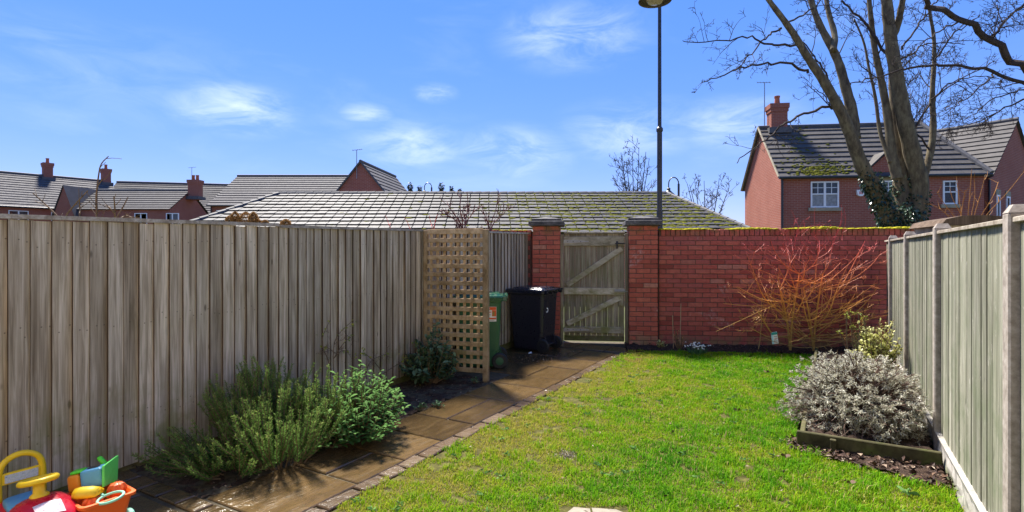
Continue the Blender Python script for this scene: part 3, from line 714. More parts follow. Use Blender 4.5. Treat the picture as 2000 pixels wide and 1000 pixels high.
# ------------------------------------------------------------------ brick wall, pillars, gate
ST = chamfer_mesh('brick', .215, .1025, .065, .004, M['brick']); HB = chamfer_mesh('half_brick', .1025, .1025, .065, .004, M['brick'])
CB = chamfer_mesh('coping_brick', .065, .22, .1025, .005, M['brick'])
PS = chamfer_mesh('pillar_brick', .215, .1025, .065, .004, M['pillar_brick']); PSy = chamfer_mesh('pillar_brick_side', .1025, .215, .065, .004, M['pillar_brick'])
random.seed(11)
wall = thing('brick_wall', 'red brick garden wall with mossy brick-on-edge top behind the orange-stemmed shrub', 'wall', W0, WPHI)
NC = 23; Z0 = .0; S_END = 5.6
cand = []
for c_ in range(-1, NC):
    off = 0.0 if c_ % 2 == 0 else .1125
    s_ = -.02 + (.0 if c_ % 2 == 0 else -.1125)
    while s_ < S_END:
        L = .215; x0 = s_; x1 = s_ + .215
        if x0 < -.05: cand.append((c_, (x0 + .1125 + x1) / 2, .1025))
        else: cand.append((c_, (x0 + x1) / 2, L))
        s_ += .225
vis = sorted(cand, key=lambda q: ((q[1] > 3.4), q[0] < 2, q[0]))
rest = MB()
for k, (c_, sx, L) in enumerate(vis):
    z = Z0 + c_ * .075 + .0325; j = random.uniform
    if k < 300 and sx < 3.45:
        inst('brick', ST if L > .2 else HB, wall, (sx, .05125 + j(-.0025, .0025), z + j(-.0012, .0012)), (j(-.006, .006), 0, j(-.006, .006)))
    else: rest.box(sx - L / 2, sx + L / 2, 0.0 + j(-.002, .002), .1, z - .0325, z + .0325, WT)
tag(rest.build('brick_courses', M['brick'], wall), kind='stuff')
m = MB(); m.box(-.03, S_END, .009, .21, -.2, NC * .075 - .006, WT); m.build('mortar', M['mortar'], wall)
s_ = .01
while s_ < 5.2:
    inst('coping_brick', CB, wall, (s_ + .0325, .105 + random.uniform(-.003, .003), NC * .075 + .0485 + random.uniform(-.003, .003)), (random.uniform(-.012, .012), 0, random.uniform(-.015, .015))); s_ += .075
m = MB(); m.box(-.02, 5.2, .012, .20, NC * .075 - .005, NC * .075 + .085, WT); m.build('coping_mortar', M['mortar'], wall)
def moss_strip(s0, s1, zt_, y0, y1, n, parent, hmax=.022):
    m = MB()
    for i in range(n):
        s_ = random.uniform(s0, s1); y = random.uniform(y0, y1); r_ = random.uniform(.012, .034); h = random.uniform(.3, 1) * hmax
        f = mnoise.noise(Vector((s_ * 3.1, 2.0, .5)));
        if f < -.38: continue
        h *= (.6 + .8 * max(0, f + .2))
        prof = [(r_, 0), (r_ * .9, h * .5), (r_ * .55, h * .9), (r_ * .1, h)]
        T = WT @ Matrix.Translation((s_, y, zt_)) @ Matrix.Scale(random.uniform(1, 2.2), 4, (1, 0, 0))
        m.lathe(prof, 7, T)
    return tag(m.build('moss', M['moss'], parent, smooth=True), kind='stuff')
moss_strip(.0, 5.2, NC * .075 + .094, -.008, .20, 1900, wall, .034)
# part of the wall running on behind the fence
wall2 = thing('brick_wall', 'low mossy strip of red brick wall showing above the fence left of the gate', 'wall', WL(-2.05, 0, 0), WPHI)
m = MB(); m.box(-7.0, -2.06, .009, .21, -.2, NC * .075 - .004, WT); m.build('mortar', M['mortar'], wall2)
rest = MB()
for c_ in range(NC):
    s_ = -2.30 - (.1125 if c_ % 2 else 0)
    while s_ > -6.9: rest.box(s_, s_ + .215, random.uniform(-.002, .002), .1, c_ * .075, c_ * .075 + .065, WT); s_ -= .225
tag(rest.build('brick_courses', M['brick'], wall2), kind='stuff')
s_ = -2.1; T2 = TT[wall2.name].inverted()
while s_ > -6.5:
    p = T2 @ WL(s_, .105, NC * .075 + .0485); inst('coping_brick', CB, wall2, p, (random.uniform(-.012, .012), 0, 0)); s_ -= .075
moss_strip(-6.5, -2.1, NC * .075 + .096, .0, .20, 500, wall2)

def pillar(label, s0, yf):
    W = .44; t = thing('gate_pillar', label, 'pillar', WL(s0 + W / 2, yf + W / 2, 0), WPHI, 'brick gate pillars')
    nc = 25
    for c_ in range(-1, nc):
        z = c_ * .0755 + .0325; j = lambda: random.uniform(-.002, .002); h = W / 2
        if c_ % 2 == 0:
            for sx in (-.1125, .1125):
                inst('brick', PS, t, (sx, -h + .05125 + j(), z)); inst('brick', PS, t, (sx, h - .05125, z))
            for sx in (-h + .05125, h - .05125): inst('brick', PSy, t, (sx, 0, z))
        else:
            for sx in (-h + .05125, h - .05125):
                for sy in (-.1125, .1125): inst('brick', PSy, t, (sx + j(), sy, z))
            inst('brick', PS, t, (0, -h + .05125 + j(), z)); inst('brick', PS, t, (0, h - .05125, z))
    T = TT[t.name]; m = MB(); m.box(-W / 2 + .008, W / 2 - .008, -W / 2 + .008, W / 2 - .008, -.2, nc * .0755, T); m.build('mortar', M['mortar'], t)
    zc = nc * .0755; m = MB(); m.rbox(-.285, .285, -.285, .285, zc - .004, zc + .075, .014, 2, T)
    cap = m.build('cap_stone', M['cap'], t)
    m = MB(); b = [(-.24, -.24), (.24, -.24), (.24, .24), (-.24, .24)]
    lo = [T @ Vector((x, y, zc + .072)) for x, y in b]; mi = [T @ Vector((x * .98, y * .98, zc + .115)) for x, y in b]; hi = [T @ Vector((x * .12, y * .12, zc + .150)) for x, y in b]
    m.add(lo + mi + hi, [(i, (i + 1) % 4, 4 + (i + 1) % 4, 4 + i) for i in range(4)] + [(4 + i, 4 + (i + 1) % 4, 8 + (i + 1) % 4, 8 + i) for i in range(4)] + [(8, 9, 10, 11)]); m.build('cap_top', M['cap'], cap)
    return t
pillar('left brick gate pillar beside the black bin', -2.03, -.13)
pillar('right brick gate pillar where the garden wall begins', -.50, -.13)

gate = thing('garden_gate', 'ledged and braced timber gate closed between the two brick pillars', 'gate', WL(-1.04, 0, 0), WPHI)
GT = TT[gate.name]; g0, g1 = -.49, .475; zb, ztp = .034, 1.765
random.seed(3)
def gb(name, x0, x1, y0, y1, z0, z1, mat, bev=.003):
    m = MB(); m.rbox(x0, x1, y0, y1, z0, z1, bev, 1, GT); return m.build(name, mat, gate)
nb = 11; bw_ = (g1 - g0) / nb
for i in range(nb): gb('board', g0 + i * bw_ + .002, g0 + (i + 1) * bw_ - .002, .03 + random.uniform(-.002, .002), .05, zb + random.uniform(-.006, .006), ztp, M['gate'])
rails = [(1.565, 1.715), (.775, .885), (.155, .255)]
for (z0, z1) in rails: gb('rail', g0, g1, -.004, .0295, z0, z1, M['gate_rail'], .005)
def brace(xa, za, xb, zb_, wd):
    d = Vector((xb - xa, 0, zb_ - za)); L = d.length; a_ = math.atan2(d.z, d.x)
    m = MB(); T = GT @ Matrix.Translation(((xa + xb) / 2, .013, (za + zb_) / 2)) @ Matrix.Rotation(-a_, 4, 'Y'); m.rbox(-L / 2, L / 2, -.0155, .0155, -wd / 2, wd / 2, .004, 1, T); return m.build('brace', M['gate_rail'], gate)
brace(g0 + .05, .925, g1 - .04, 1.525, .085); brace(g0 + .05, .295, g1 - .06, .735, .085)
gb('top_cap', g0 - .005, g1 + .005, -.012, .06, ztp + .001, ztp + .022, M['fence_cap'])
gb('gate_post', g0 - .058, g0 - .006, -.03, .07, -.05, ztp - .01, M['gate'], .004); gb('gate_post', g1 + .012, g1 + .062, -.03, .07, -.05, ztp + .0, M['gate'], .004)
gb('kicker', g0, g1, .02, .0295, zb - .01, zb + .075, M['gravel_timber'])
for z_ in (1.635, .205):
    m = MB(); m.prism([GT @ Vector(p) for p in ((g0 - .05, -.011, z_ - .03), (g0 + .02, -.011, z_ - .03), (g0 + .40, -.011, z_ - .01), (g0 + .40, -.011, z_ + .01), (g0 + .02, -.011, z_ + .03), (g0 - .05, -.011, z_ + .03))], GT.to_3x3() @ Vector((0, .0055, 0)))
    hg = m.build('hinge', M['galv'], gate)
    for x_ in (g0 - .02, g0 + .06, g0 + .15, g0 + .27):
        m = MB(); m.lathe([(.008, -.0), (.007, .004)], 8, GT @ Matrix.Translation((x_, -.0112, z_)) @ Matrix.Rotation(R(90), 4, 'X')); m.build('hinge_bolt', M['iron'], hg)
m = MB(); m.rbox(g1 - .13, g1 - .10, -.022, -.0045, 1.52, 1.64, .004, 1, GT); m.tube([GT @ Vector(p) for p in ((g1 - .115, -.03, 1.64), (g1 - .115, -.045, 1.60), (g1 - .115, -.03, 1.545))], .009, 6); m.tube([GT @ Vector(p) for p in ((g1 - .15, -.02, 1.60), (g1 + .06, -.02, 1.605))], .010, 6); m.build('latch', M['iron'], gate)
m = MB(); m.rbox(g1 - .16, g1 + .02, -.020, -.0045, .815, .865, .003, 1, GT); m.tube([GT @ Vector(p) for p in ((g1 - .14, -.026, .84), (g1 + .05, -.026, .835))], .009, 6); m.build('bolt', M['galv'], gate)
gb('lock_block', g1 - .08, g1 - .004, .0, .0285, .60, .772, M['gate'])

# ------------------------------------------------------------------ right fence
rf = thing('panel_fence', 'pale green-grey panel fence with concrete posts along the right side', 'fence', RF(0, 1.2), RROT)
RT = TT[rf.name]; posts = [2.66 - 1.945, 2.66, 4.605, 6.55, 8.40]     # distance along
random.seed(13)
pz = 1.69
# local frame: +y along fence, -x into the garden
pm = MB()
for k, v_ in enumerate(posts):
    y = v_ - 1.2; m = MB(); m.rbox(-.0, .10, y - .0, y + .10, -.2, pz - .03, .008, 1, RT)
    lo = [(-.0, y), (.10, y), (.10, y + .10), (0, y + .10)]
    m.add([RT @ Vector((a_, b_, pz - .032)) for a_, b_ in lo] + [RT @ Vector((.05 + (a_ - .05) * .6, b_ * .6 + (y + .05) * .4, pz + .004)) for a_, b_ in lo], [(4, 5, 6, 7)] + [(i, (i + 1) % 4, 4 + (i + 1) % 4, 4 + i) for i in range(4)])
    m.build('post', M['concrete_post'], rf)
for k in range(len(posts)):
    y0 = posts[k] + .10 - 1.2; y1 = (posts[k + 1] if k + 1 < len(posts) else 9.35) - 1.2; y = y0 + .0; ptop = 1.615
    if k == 4: y1 = 9.30 - 1.2
    while y < y1 - .02:
        wd = min(.118, y1 - y); m = MB(); a_ = .045 + random.uniform(-.002, .002); zz = ptop + random.uniform(-.003, .003)
        sec = [(a_ - .011, y), (a_ - .0085, y + wd), (a_ + .006, y + wd), (a_ + .004, y)]
        vs = [RT @ Vector((x_, q_, z_)) for z_ in (.165, zz) for x_, q_ in sec]
        m.add(vs, [(3, 2, 1, 0), (4, 5, 6, 7)] + [(i, (i + 1) % 4, 4 + (i + 1) % 4, 4 + i) for i in range(4)]); m.build('board', M['panel'], rf); y += .1172
    m = MB(); m.rbox(.012, .075, y0 + .002, y1 - .002, ptop + .001, ptop + .024, .003, 1, RT); m.build('capping', M['fence_cap'], rf)
    # rock faced gravel board: a gridded slab with rough face
    m = MB(); ny = 40; nz_ = 6; vs = []
    for j in range(nz_ + 1):
        for i in range(ny + 1):
            yy = y0 + (y1 - y0) * i / ny; zz = -.12 + .283 * j / nz_; r_ = .014 * (mnoise.noise(Vector((yy * 14, zz * 22, k * 3.0))) + .5 * mnoise.noise(Vector((yy * 40, zz * 50, k)))) if 0 < j < nz_ else .012
            vs.append(RT @ Vector((.015 - r_, yy, zz)))
    fs = [(j * (ny + 1) + i, (j + 1) * (ny + 1) + i, (j + 1) * (ny + 1) + i + 1, j * (ny + 1) + i + 1) for j in range(nz_) for i in range(ny)]
    m.add(vs, fs); m.add([RT @ Vector(q) for q in ((.003, y0, .163), (.06, y0, .163), (.06, y1, .163), (.003, y1, .163), (.06, y0, -.12), (.06, y1, -.12))], [(0, 1, 2, 3), (1, 4, 5, 2)]); m.build('gravel_board', M['rock_concrete'], rf)

# raised bed edging
eb = thing('bed_edging', 'dark timber edging boards of the raised bed under the silver bush', 'edging', RF(.86, 4.25), 0)
def plank(a_, b_, th, z0, z1, n_=None):
    d = (b_ - a_); L = d.length; T = Matrix.Translation(a_) @ Matrix.Rotation(math.atan2(d.y, d.x), 4, 'Z'); m = MB(); m.rbox(0, L, 0, th, z0, z1, .006, 1, T); return m.build('edging_board', M['bed_board'], eb)
plank(RF(.88, 4.27), RF(.0, 4.27), .035, -.05, .115)
plank(RF(.86, 8.4), RF(.86, 4.31), .035, -.05, .105)
m = MB(); T = Matrix.Translation(RF(.64, 4.262)) @ Matrix.Rotation(RROT, 4, 'Z'); m.rbox(-.02, .02, -.035, .0, -.05, .10, .004, 1, T); m.build('peg', M['bed_board'], eb)

# ------------------------------------------------------------------ buildings
def roof_courses(mb, e0, e1, r0, r1, n, th=.035, lap=.02, tile=None, seed=0):
    """stepped tile courses between the eave edge e0-e1 and the ridge edge r0-r1"""
    e0, e1, r0, r1 = map(Vector, (e0, e1, r0, r1)); nrm = (e1 - e0).cross(r0 - e0).normalized()
    if nrm.z < 0: nrm = -nrm
    for i in range(n):
        a = i / n; b = min(1.0, (i + 1) / n + lap / n * 2)
        A0 = e0.lerp(r0, a); A1 = e1.lerp(r1, a); B0 = e0.lerp(r0, b); B1 = e1.lerp(r1, b); up = nrm * th
        mb.add([A0 + up, A1 + up, B1 + nrm * .004, B0 + nrm * .004, A0, A1], [(0, 1, 2, 3), (4, 5, 1, 0)])
    mb.add([e0 - nrm * .02, e1 - nrm * .02, r1 - nrm * .02, r0 - nrm * .02], [(3, 2, 1, 0)])
def strip(mb, a, b, r=.11, sides=8): mb.tube([Vector(a), Vector(b)], r, sides)

def window(parent, T, x0, x1, z0, z1, cols=2, bars=True, sill=True, lintel=False, curtain=False, plain_mull=None):
    """window in a wall whose front is local y=0 (facing -y): parent part 'window' is the frame"""
    fw = .06; m = MB()
    for a in ((x0, x1, z0, z0 + fw), (x0, x1, z1 - fw, z1), (x0, x0 + fw, z0 + fw, z1 - fw), (x1 - fw, x1, z0 + fw, z1 - fw)): m.box(a[0], a[1], -.03, .03, a[2], a[3], T)
    if cols == 2: m.box((x0 + x1) / 2 - .045, (x0 + x1) / 2 + .045, -.028, .03, z0 + fw, z1 - fw, T)
    wn_ = m.build('window', M['white'], parent)
    spans = [(x0 + fw, x1 - fw)] if cols == 1 else [(x0 + fw, (x0 + x1) / 2 - .045), ((x0 + x1) / 2 + .045, x1 - fw)]
    zm = z0 + (z1 - z0) * .52
    for (a, b) in spans:
        m = MB(); m.box(a, b, .012, .02, z0 + fw, z1 - fw, T); m.build('pane', M['glass'], wn_)
        if curtain: m = MB(); m.box(a, b, .0095, .0115, z0 + fw, zm, T); m.build('curtain', M['curtain'], wn_)
        if bars:
            m = MB(); m.box(a, b, -.022, .009, zm - .025, zm + .025, T); m.box((a + b) / 2 - .012, (a + b) / 2 + .012, -.012, .008, zm + .025, z1 - fw, T); m.box(a, b, -.013, .0085, (zm + z1) / 2 - .012, (zm + z1) / 2 + .012, T); m.build('glazing_bar', M['white'], wn_)
    if sill: m = MB(); m.box(x0 - .1, x1 + .1, -.09, .0, z0 - .15, z0 - .002, T); m.build('sill', M['stone'], wn_)
    if lintel: m = MB(); m.box(x0 - .08, x1 + .08, -.02, .0, z1 + .002, z1 + .24, T); m.build('lintel', M['stone'], wn_)
    return wn_
def chimney(parent, T, x, y, w_, d_, z0, z1, pots=1, mat='house_brick'):
    m = MB(); m.box(x - w_ / 2, x + w_ / 2, y - d_ / 2, y + d_ / 2, z0, z1 - .38, T); m.box(x - w_ / 2 - .035, x + w_ / 2 + .035, y - d_ / 2 - .035, y + d_ / 2 + .035, z1 - .38, z1 - .22, T)
    m.box(x - w_ / 2 - .07, x + w_ / 2 + .07, y - d_ / 2 - .07, y + d_ / 2 + .07, z1 - .22, z1, T); c = m.build('chimney', M[mat], parent)
    for k in range(pots):
        px = x + (k - (pots - 1) / 2) * .35; m = MB(); m.lathe([(.13, z1), (.11, z1 + .3), (.13, z1 + .36), (.13, z1 + .42), (.09, z1 + .42)], 12, T @ Matrix.Translation((px, y, 0))); m.build('chimney_pot', M['pot'], c)
    m = MB(); m.box(x - w_ / 2 - .14, x + w_ / 2 + .14, y - d_ / 2 - .18, y + d_ / 2 + .18, z0 + .02, z0 + .28, T); m.build('flashing', M['ridge'], c)
    return c
def aerial(parent, base, h, arm=.5, ang=.3):
    m = MB(); b = Vector(base); m.tube([b, b + Vector((0, 0, h))], .022, 5); t = b + Vector((0, 0, h)); d = Vector((math.cos(ang), math.sin(ang), .15)) * arm
    m.tube([t - d * .5, t + d * .6], .015, 4)
    for k in range(5): q = t + d * (-.4 + k * .24); e = Vector((-math.sin(ang), math.cos(ang), 0)) * .16; m.tube([q - e, q + e], .009, 4)
    return m.build('aerial', M['aerial'], parent)

# --- garage block with the long hipped tiled roof
GR = 20.0; zr = EYE + (HY - 379.5) * GR / F; pitch = .40; EZ = 16.0
grg = thing('garage_block', 'low garage block with long pale tiled hipped roof behind the brick wall', 'building', (-1.5, 18.5, 0))
rx0 = (545 - CX) / F * GR; rx1 = (1302 - CX) / F * GR; kl, kr = .46, .395; tE = GR - EZ; ze = zr - pitch * tE
eL = rx0 - kl * tE; eR = rx1 + kr * tE; bk = 2 * GR - EZ
m = MB(); m.box(eL + .3, eR - .3, EZ + .35, bk - .35, -.3, ze - .05); m.build('wall', M['house_brick'], grg)
m = MB(); m.add([(eL, EZ, ze - .03), (eR, EZ, ze - .03), (eR, bk, ze - .03), (eL, bk, ze - .03), (rx0, GR, zr - .03), (rx1, GR, zr - .03)], [(0, 1, 5, 4), (1, 2, 5), (2, 3, 4, 5), (3, 0, 4), (3, 2, 1, 0)]); m.build('roof', M['ridge'], grg)
roof_o = [o for o in bpy.data.objects if o.parent == grg and o.name.startswith('roof')][0]
rows = 12; slope = math.hypot(tE, zr - ze); gauge = slope / rows; tw = .335; ps = math.atan2(zr - ze, tE)
tile_me = None
bm_ = bmesh.new(); bmesh.ops.create_cube(bm_, size=1.0)
for v_ in bm_.verts: v_.co = Vector((v_.co.x * (tw - .026), v_.co.y * (gauge + .05), v_.co.z * .03))
for v_ in bm_.verts:
    if v_.co.z > 0: v_.co.x *= .985
tile_me = bpy.data.meshes.new('roof_tile'); bm_.to_mesh(tile_me); bm_.free(); tile_me.materials.append(M['tile'])
random.seed(17); cands = []
for r_ in range(rows):
    t_ = (r_ + .5) / rows; yc = EZ + tE * t_; zc = ze + (zr - ze) * t_; f = tE * (1 - t_)
    xa = rx0 - kl * f + .02; xb = rx1 + kr * f - .02; x = xa + (tw / 2 if r_ % 2 else 0)
    while x < xb - .05:
        x1 = min(x + tw, xb)
        if x1 - x > .1: cands.append((r_, (x + x1) / 2, (x1 - x), yc, zc))
        x += tw
inv = TT[grg.name].inverted(); rest = MB()
def vis_px(c): return (1.5 if c[4] > EYE + (HY - 450) * c[3] / F else 0) - abs((c[1] / c[3]) * F + 1000 - 900) / 2000
cands.sort(key=vis_px, reverse=True)
for k, (r_, xc, wd, yc, zc) in enumerate(cands):
    tlt = ps - .11; lift = .042 + random.uniform(-.004, .006); rz_ = random.uniform(-.012, .012)
    Tm = Matrix.Translation((xc, yc - .0, zc + lift)) @ Matrix.Rotation(tlt, 4, 'X') @ Matrix.Rotation(rz_, 4, 'Z')
    if k < 300 and wd > tw - .02:
        q = inv @ Vector((xc, yc, zc + lift)); o = inst('roof_tile', tile_me, roof_o, q, (tlt, 0, rz_))
    else: rest.box(-(wd - .026) / 2, (wd - .026) / 2, -(gauge + .05) / 2, (gauge + .05) / 2, -.015, .015, Tm)
tag(rest.build('roof_tiles', M['tile'], roof_o), kind='stuff')
m = MB(); n_ = 44
for i in range(n_):
    a = rx0 + (rx1 - rx0) * i / n_; b = rx0 + (rx1 - rx0) * (i + 1) / n_ - .01; m.tube([(a, GR, zr + .0), (b, GR, zr + .012)], .11, 10)
tag(m.build('ridge_tiles', M['ridge'], roof_o), kind='stuff')
for (xa, xb) in ((rx0, eL), (rx1, eR)):
    m = MB(); n_ = 14
    for i in range(n_):
        a = i / n_; b = (i + .97) / n_; m.tube([(xa + (xb - xa) * a, GR - tE * a, zr - (zr - ze) * a + .02), (xa + (xb - xa) * b, GR - tE * b, zr - (zr - ze) * b + .035)], .09, 8)
    tag(m.build('hip_tiles', M['ridge'], roof_o), kind='stuff')
# moss cushions on the right part of that roof
m = MB(); random.seed(23)
for i in range(20000):
    t_ = random.random(); f = tE * (1 - t_); x = random.uniform(-6, rx1 + kr * f); px = x / (EZ + tE * t_) * F + 1000
    dens = min(1.0, max(.02, (px - 900) / 260)) * (.25 + .75 * max(0, min(1, (mnoise.noise(Vector((x * .9, t_ * 5, 4))) + .35) * 1.4)))
    if random.random() > dens: continue
    y = EZ + tE * t_; z = ze + (zr - ze) * t_; rr = random.uniform(.02, .065); rowf = (t_ * rows) % 1.0
    if random.random() < .6: y -= (rowf - .05) * tE / rows; z -= (rowf - .05) * (zr - ze) / rows
    m.lathe([(rr, 0), (rr * .8, rr * .35), (rr * .2, rr * .5)], 6, Matrix.Translation((x, y, z + .042)) @ Matrix.Rotation(ps, 4, 'X') @ Matrix.Scale(random.uniform(1, 2.4), 4, (1, 0, 0)))
tag(m.build('moss', M['roof_moss'], roof_o, smooth=True), kind='stuff')

# --- detached house on the right
H0 = Vector((11.5, 23.0, 0)); HP = math.atan2(-.129, .9917); HT = Matrix.Translation(H0) @ Matrix.Rotation(HP, 4, 'Z')
hs_ = thing('brick_house', 'red brick house with grey tiled roof and white windows behind the bare tree', 'house', H0, HP)
Lh, Dh, ze_, zr_ = 7.87, 5.1, 4.74, 7.28; hp = lambda x, y, z: HT @ Vector((x, y, z))
m = MB(); m.box(0, Lh, 0, Dh, -.5, ze_, HT); m.prism([hp(0, 0, ze_), hp(0, Dh, ze_), hp(0, Dh / 2, zr_ - .05)], HT.to_3x3() @ Vector((.25, 0, 0))); m.build('wall', M['house_brick'], hs_)
m = MB(); ov = .16; dz = ov * (zr_ - ze_) / (Dh / 2); rend = 6.88
roof_courses(m, hp(-.12, -ov, ze_ - dz), hp(Lh + ov, -ov, ze_ - dz), hp(-.12, Dh / 2, zr_), hp(rend, Dh / 2, zr_), 11, .05)
roof_courses(m, hp(-.12, Dh + ov, ze_ - dz), hp(Lh + ov, Dh + ov, ze_ - dz), hp(-.12, Dh / 2, zr_), hp(rend, Dh / 2, zr_), 11, .05)
m.add([hp(Lh + ov, -ov, ze_ - dz), hp(Lh + ov, Dh + ov, ze_ - dz), hp(rend, Dh / 2, zr_)], [(0, 1, 2)])
rr_ = m.build('roof', M['roof'], hs_)
m = MB(); strip(m, hp(-.12, Dh / 2, zr_ + .02), hp(rend, Dh / 2, zr_ + .02), .10); m.build('ridge_cap', M['ridge'], rr_)
m = MB(); strip(m, hp(rend, Dh / 2, zr_ + .02), hp(Lh + ov, -ov, ze_ - dz + .04), .12); m.build('hip_cap', M['ridge'], rr_)
m = MB(); strip(m, hp(-.14, -ov, ze_ - dz + .02), hp(-.14, Dh / 2, zr_ + .02), .045, 6); m.build('verge', M['stone'], rr_)
m = MB(); strip(m, hp(-.14, Dh + ov, ze_ - dz + .02), hp(-.14, Dh / 2, zr_ + .02), .045, 6); m.build('verge', M['stone'], rr_)
m = MB(); m.tube([hp(-.15, -ov - .05, ze_ - dz - .02), hp(Lh + ov, -ov - .05, ze_ - dz - .02)], .06, 8); gt_ = m.build('gutter', M['black_metal'], hs_)
m = MB(); m.tube([hp(.04, -.07, ze_ - dz), hp(.04, -.07, -.4)], .04, 8); m.build('downpipe', M['black_metal'], hs_)
m = MB()
for i in range(330):
    x = random.gauss(.9 + 1.2 * (random.random()), .5); t_ = abs(random.gauss(0, .14)) if random.random() < .8 else random.random()
    if not -.1 < x < 5 or t_ > 1: continue
    y = -ov + (Dh / 2 + ov) * t_; z = ze_ - dz + (zr_ - ze_ + dz) * t_; rr2 = random.uniform(.02, .055); m.lathe([(rr2, 0), (rr2 * .8, rr2 * .4), (rr2 * .2, rr2 * .6)], 6, HT @ Matrix.Translation((x, y, z + .05)) @ Matrix.Rotation(R(45), 4, 'X') @ Matrix.Scale(1.7, 4, (1, 0, 0)))
tag(m.build('moss', M['roof_moss'], rr_, smooth=True), kind='stuff')
chimney(hs_, HT, .72, Dh / 2, .72, .62, zr_ - .35, 8.35, 1, 'house_brick_far')
def hx(px, y=0.0):   # local x on the front for a photo column
    k = (px - CX) / F; return (k * H0.y - H0.x) / (math.cos(HP) - k * math.sin(HP))
def hz(py, x): return EYE + (HY - py) / F * (H0.y + x * math.sin(HP))
TF = HT @ Matrix.Translation((0, -.012, 0))
window(hs_, TF, hx(1583), hx(1638), hz(405.5, 1.7), hz(354.5, 1.7), 2, True, True, False, True)
window(hs_, TF, hx(1721), hx(1748), hz(398, 4.2), hz(353, 4.2), 1, True, True, True)
window(hs_, TF, hx(1841), hx(1869), hz(399, 6.5), hz(353, 6.5), 1, True, True)
gx = hx(1728); gw = .95     # small gable over the middle window
m = MB(); m.prism([hp(gx - gw, -.03, ze_ - .2), hp(gx + gw, -.03, ze_ - .2), hp(gx, -.03, ze_ + .72)], HT.to_3x3() @ Vector((0, .9, 0))); gb_ = m.build('small_gable', M['house_brick'], hs_)
m = MB()
for sg in (-1, 1): m.add([hp(gx + sg * (gw + .12), -.16, ze_ - .24), hp(gx, -.16, ze_ + .80), hp(gx, 1.1, ze_ + .80), hp(gx + sg * (gw + .12), .1, ze_ - .24)] + [hp(gx + sg * (gw + .12), -.16, ze_ - .18), hp(gx, -.16, ze_ + .88), hp(gx, 1.1, ze_ + .88), hp(gx + sg * (gw + .12), .1, ze_ - .18)], [(0, 1, 2, 3), (4, 5, 6, 7), (0, 1, 5, 4)])
m.build('gable_roof', M['roof'], gb_)
m = MB(); bx_ = hx(1679); bz = hz(377, 2.9); m.prism([TF @ Vector(p) for p in ((bx_ - .16, -.10, bz + .12), (bx_ + .16, -.10, bz + .12), (bx_ + .13, -.10, bz - .08), (bx_ + .06, -.10, bz - .14), (bx_ - .06, -.10, bz - .14), (bx_ - .13, -.10, bz - .08))], HT.to_3x3() @ Vector((0, .11, 0))); al = m.build('alarm_box', M['white'], hs_)
m = MB(); m.box(bx_ - .07, bx_ + .09, -.104, -.1005, bz - .06, bz + .05, TF); m.build('alarm_sign', plain('faded_pink', (.62, .30, .28)), al)
aerial(hs_, hp(.25, Dh / 2 + .3, zr_ - .1), 2.35, .55, 2.6)
# wing to the right
w0 = Vector((20.5, 29.0, 0)); w1 = Vector((23.25, 24.85, 0)); wd_ = (w1 - w0).normalized(); wnm = Vector((wd_.y, -wd_.x, 0)); hw = 3.3; zrw = 7.5
if wnm.y > 0: wnm = -wnm
m = MB(); A = w1 + wnm * hw; B = w1 - wnm * hw; A0 = w0 + wnm * hw; B0 = w0 - wnm * hw
up = lambda p, z: Vector((p.x, p.y, z))
wing = thing('brick_wing', 'brick wing with steep tiled roof at the far right of the house', 'house', (w1.x, w1.y, 0))
m.add([up(A, -.5), up(B, -.5), up(B0, -.5), up(A0, -.5), up(A, ze_), up(B, ze_), up(B0, ze_), up(A0, ze_), up(w1, zrw - .06), up(w0, zrw - .06)], [(0, 1, 5, 8, 4), (0, 4, 7, 3), (1, 2, 6, 5), (2, 3, 7, 9, 6)]); m.build('wall', M['house_brick'], wing)
m = MB(); o_ = wd_ * .12
roof_courses(m, up(A + o_ + wnm * .15, ze_ - .12), up(A0 + wnm * .15, ze_ - .12), up(w1 + o_, zrw), up(w0, zrw), 12, .05)
roof_courses(m, up(B + o_ - wnm * .15, ze_ - .12), up(B0 - wnm * .15, ze_ - .12), up(w1 + o_, zrw), up(w0, zrw), 12, .05); wr = m.build('roof', M['roof'], wing)
m = MB(); strip(m, up(w0, zrw + .03), up(w1 + o_, zrw + .03), .10); m.build('ridge_cap', M['ridge'], wr)
m = MB(); m.tube([up(A + wnm * .06 - wd_ * .02, ze_ - .15), up(A + wnm * .06 - wd_ * .02, -.4)], .04, 8); m.build('downpipe', M['black_metal'], wing)
Tg = Matrix.Translation(A) @ Matrix.Rotation(math.atan2((B - A).y, (B - A).x), 4, 'Z') @ Matrix.Translation((0, -.012, 0))
for (a, b) in ((.7, 1.15), (2.0, 2.5)): window(wing, Tg, a, b, 2.85, 3.9, 1, False, True, True)

# --- unseen home terrace added behind the viewpoint, cream chosen to bounce fill light
bounce_terrace = thing('terrace', 'unseen cream back of the home terrace, added behind the viewpoint to bounce light', 'house', (1.0, -1.1, 0)); TO = Matrix.Translation((1.0, -1.1, 0)) @ Matrix.Rotation(math.pi, 4, 'Z')
m = MB(); m.box(-14, 14, 0, 7, -.3, 5.1, TO); m.build('wall', plain('cream_bounce_render', (.62, .56, .47), .9, .1, .06, 3), bounce_terrace)
m = MB(); roof_courses(m, TO @ Vector((-14.2, -.2, 5.0)), TO @ Vector((14.2, -.2, 5.0)), TO @ Vector((-14.2, 3.5, 7.9)), TO @ Vector((14.2, 3.5, 7.9)), 14, .05); m.build('roof', M['roof'], bounce_terrace)
for x in (-10, -5, 0, 5, 10): window(bounce_terrace, TO @ Matrix.Translation((0, -.012, 0)), x - .6, x + .6, 3.1, 4.3, 2, False); window(bounce_terrace, TO @ Matrix.Translation((0, -.012, 0)), x - 2.4, x - 1.2, .9, 2.1, 2, False)

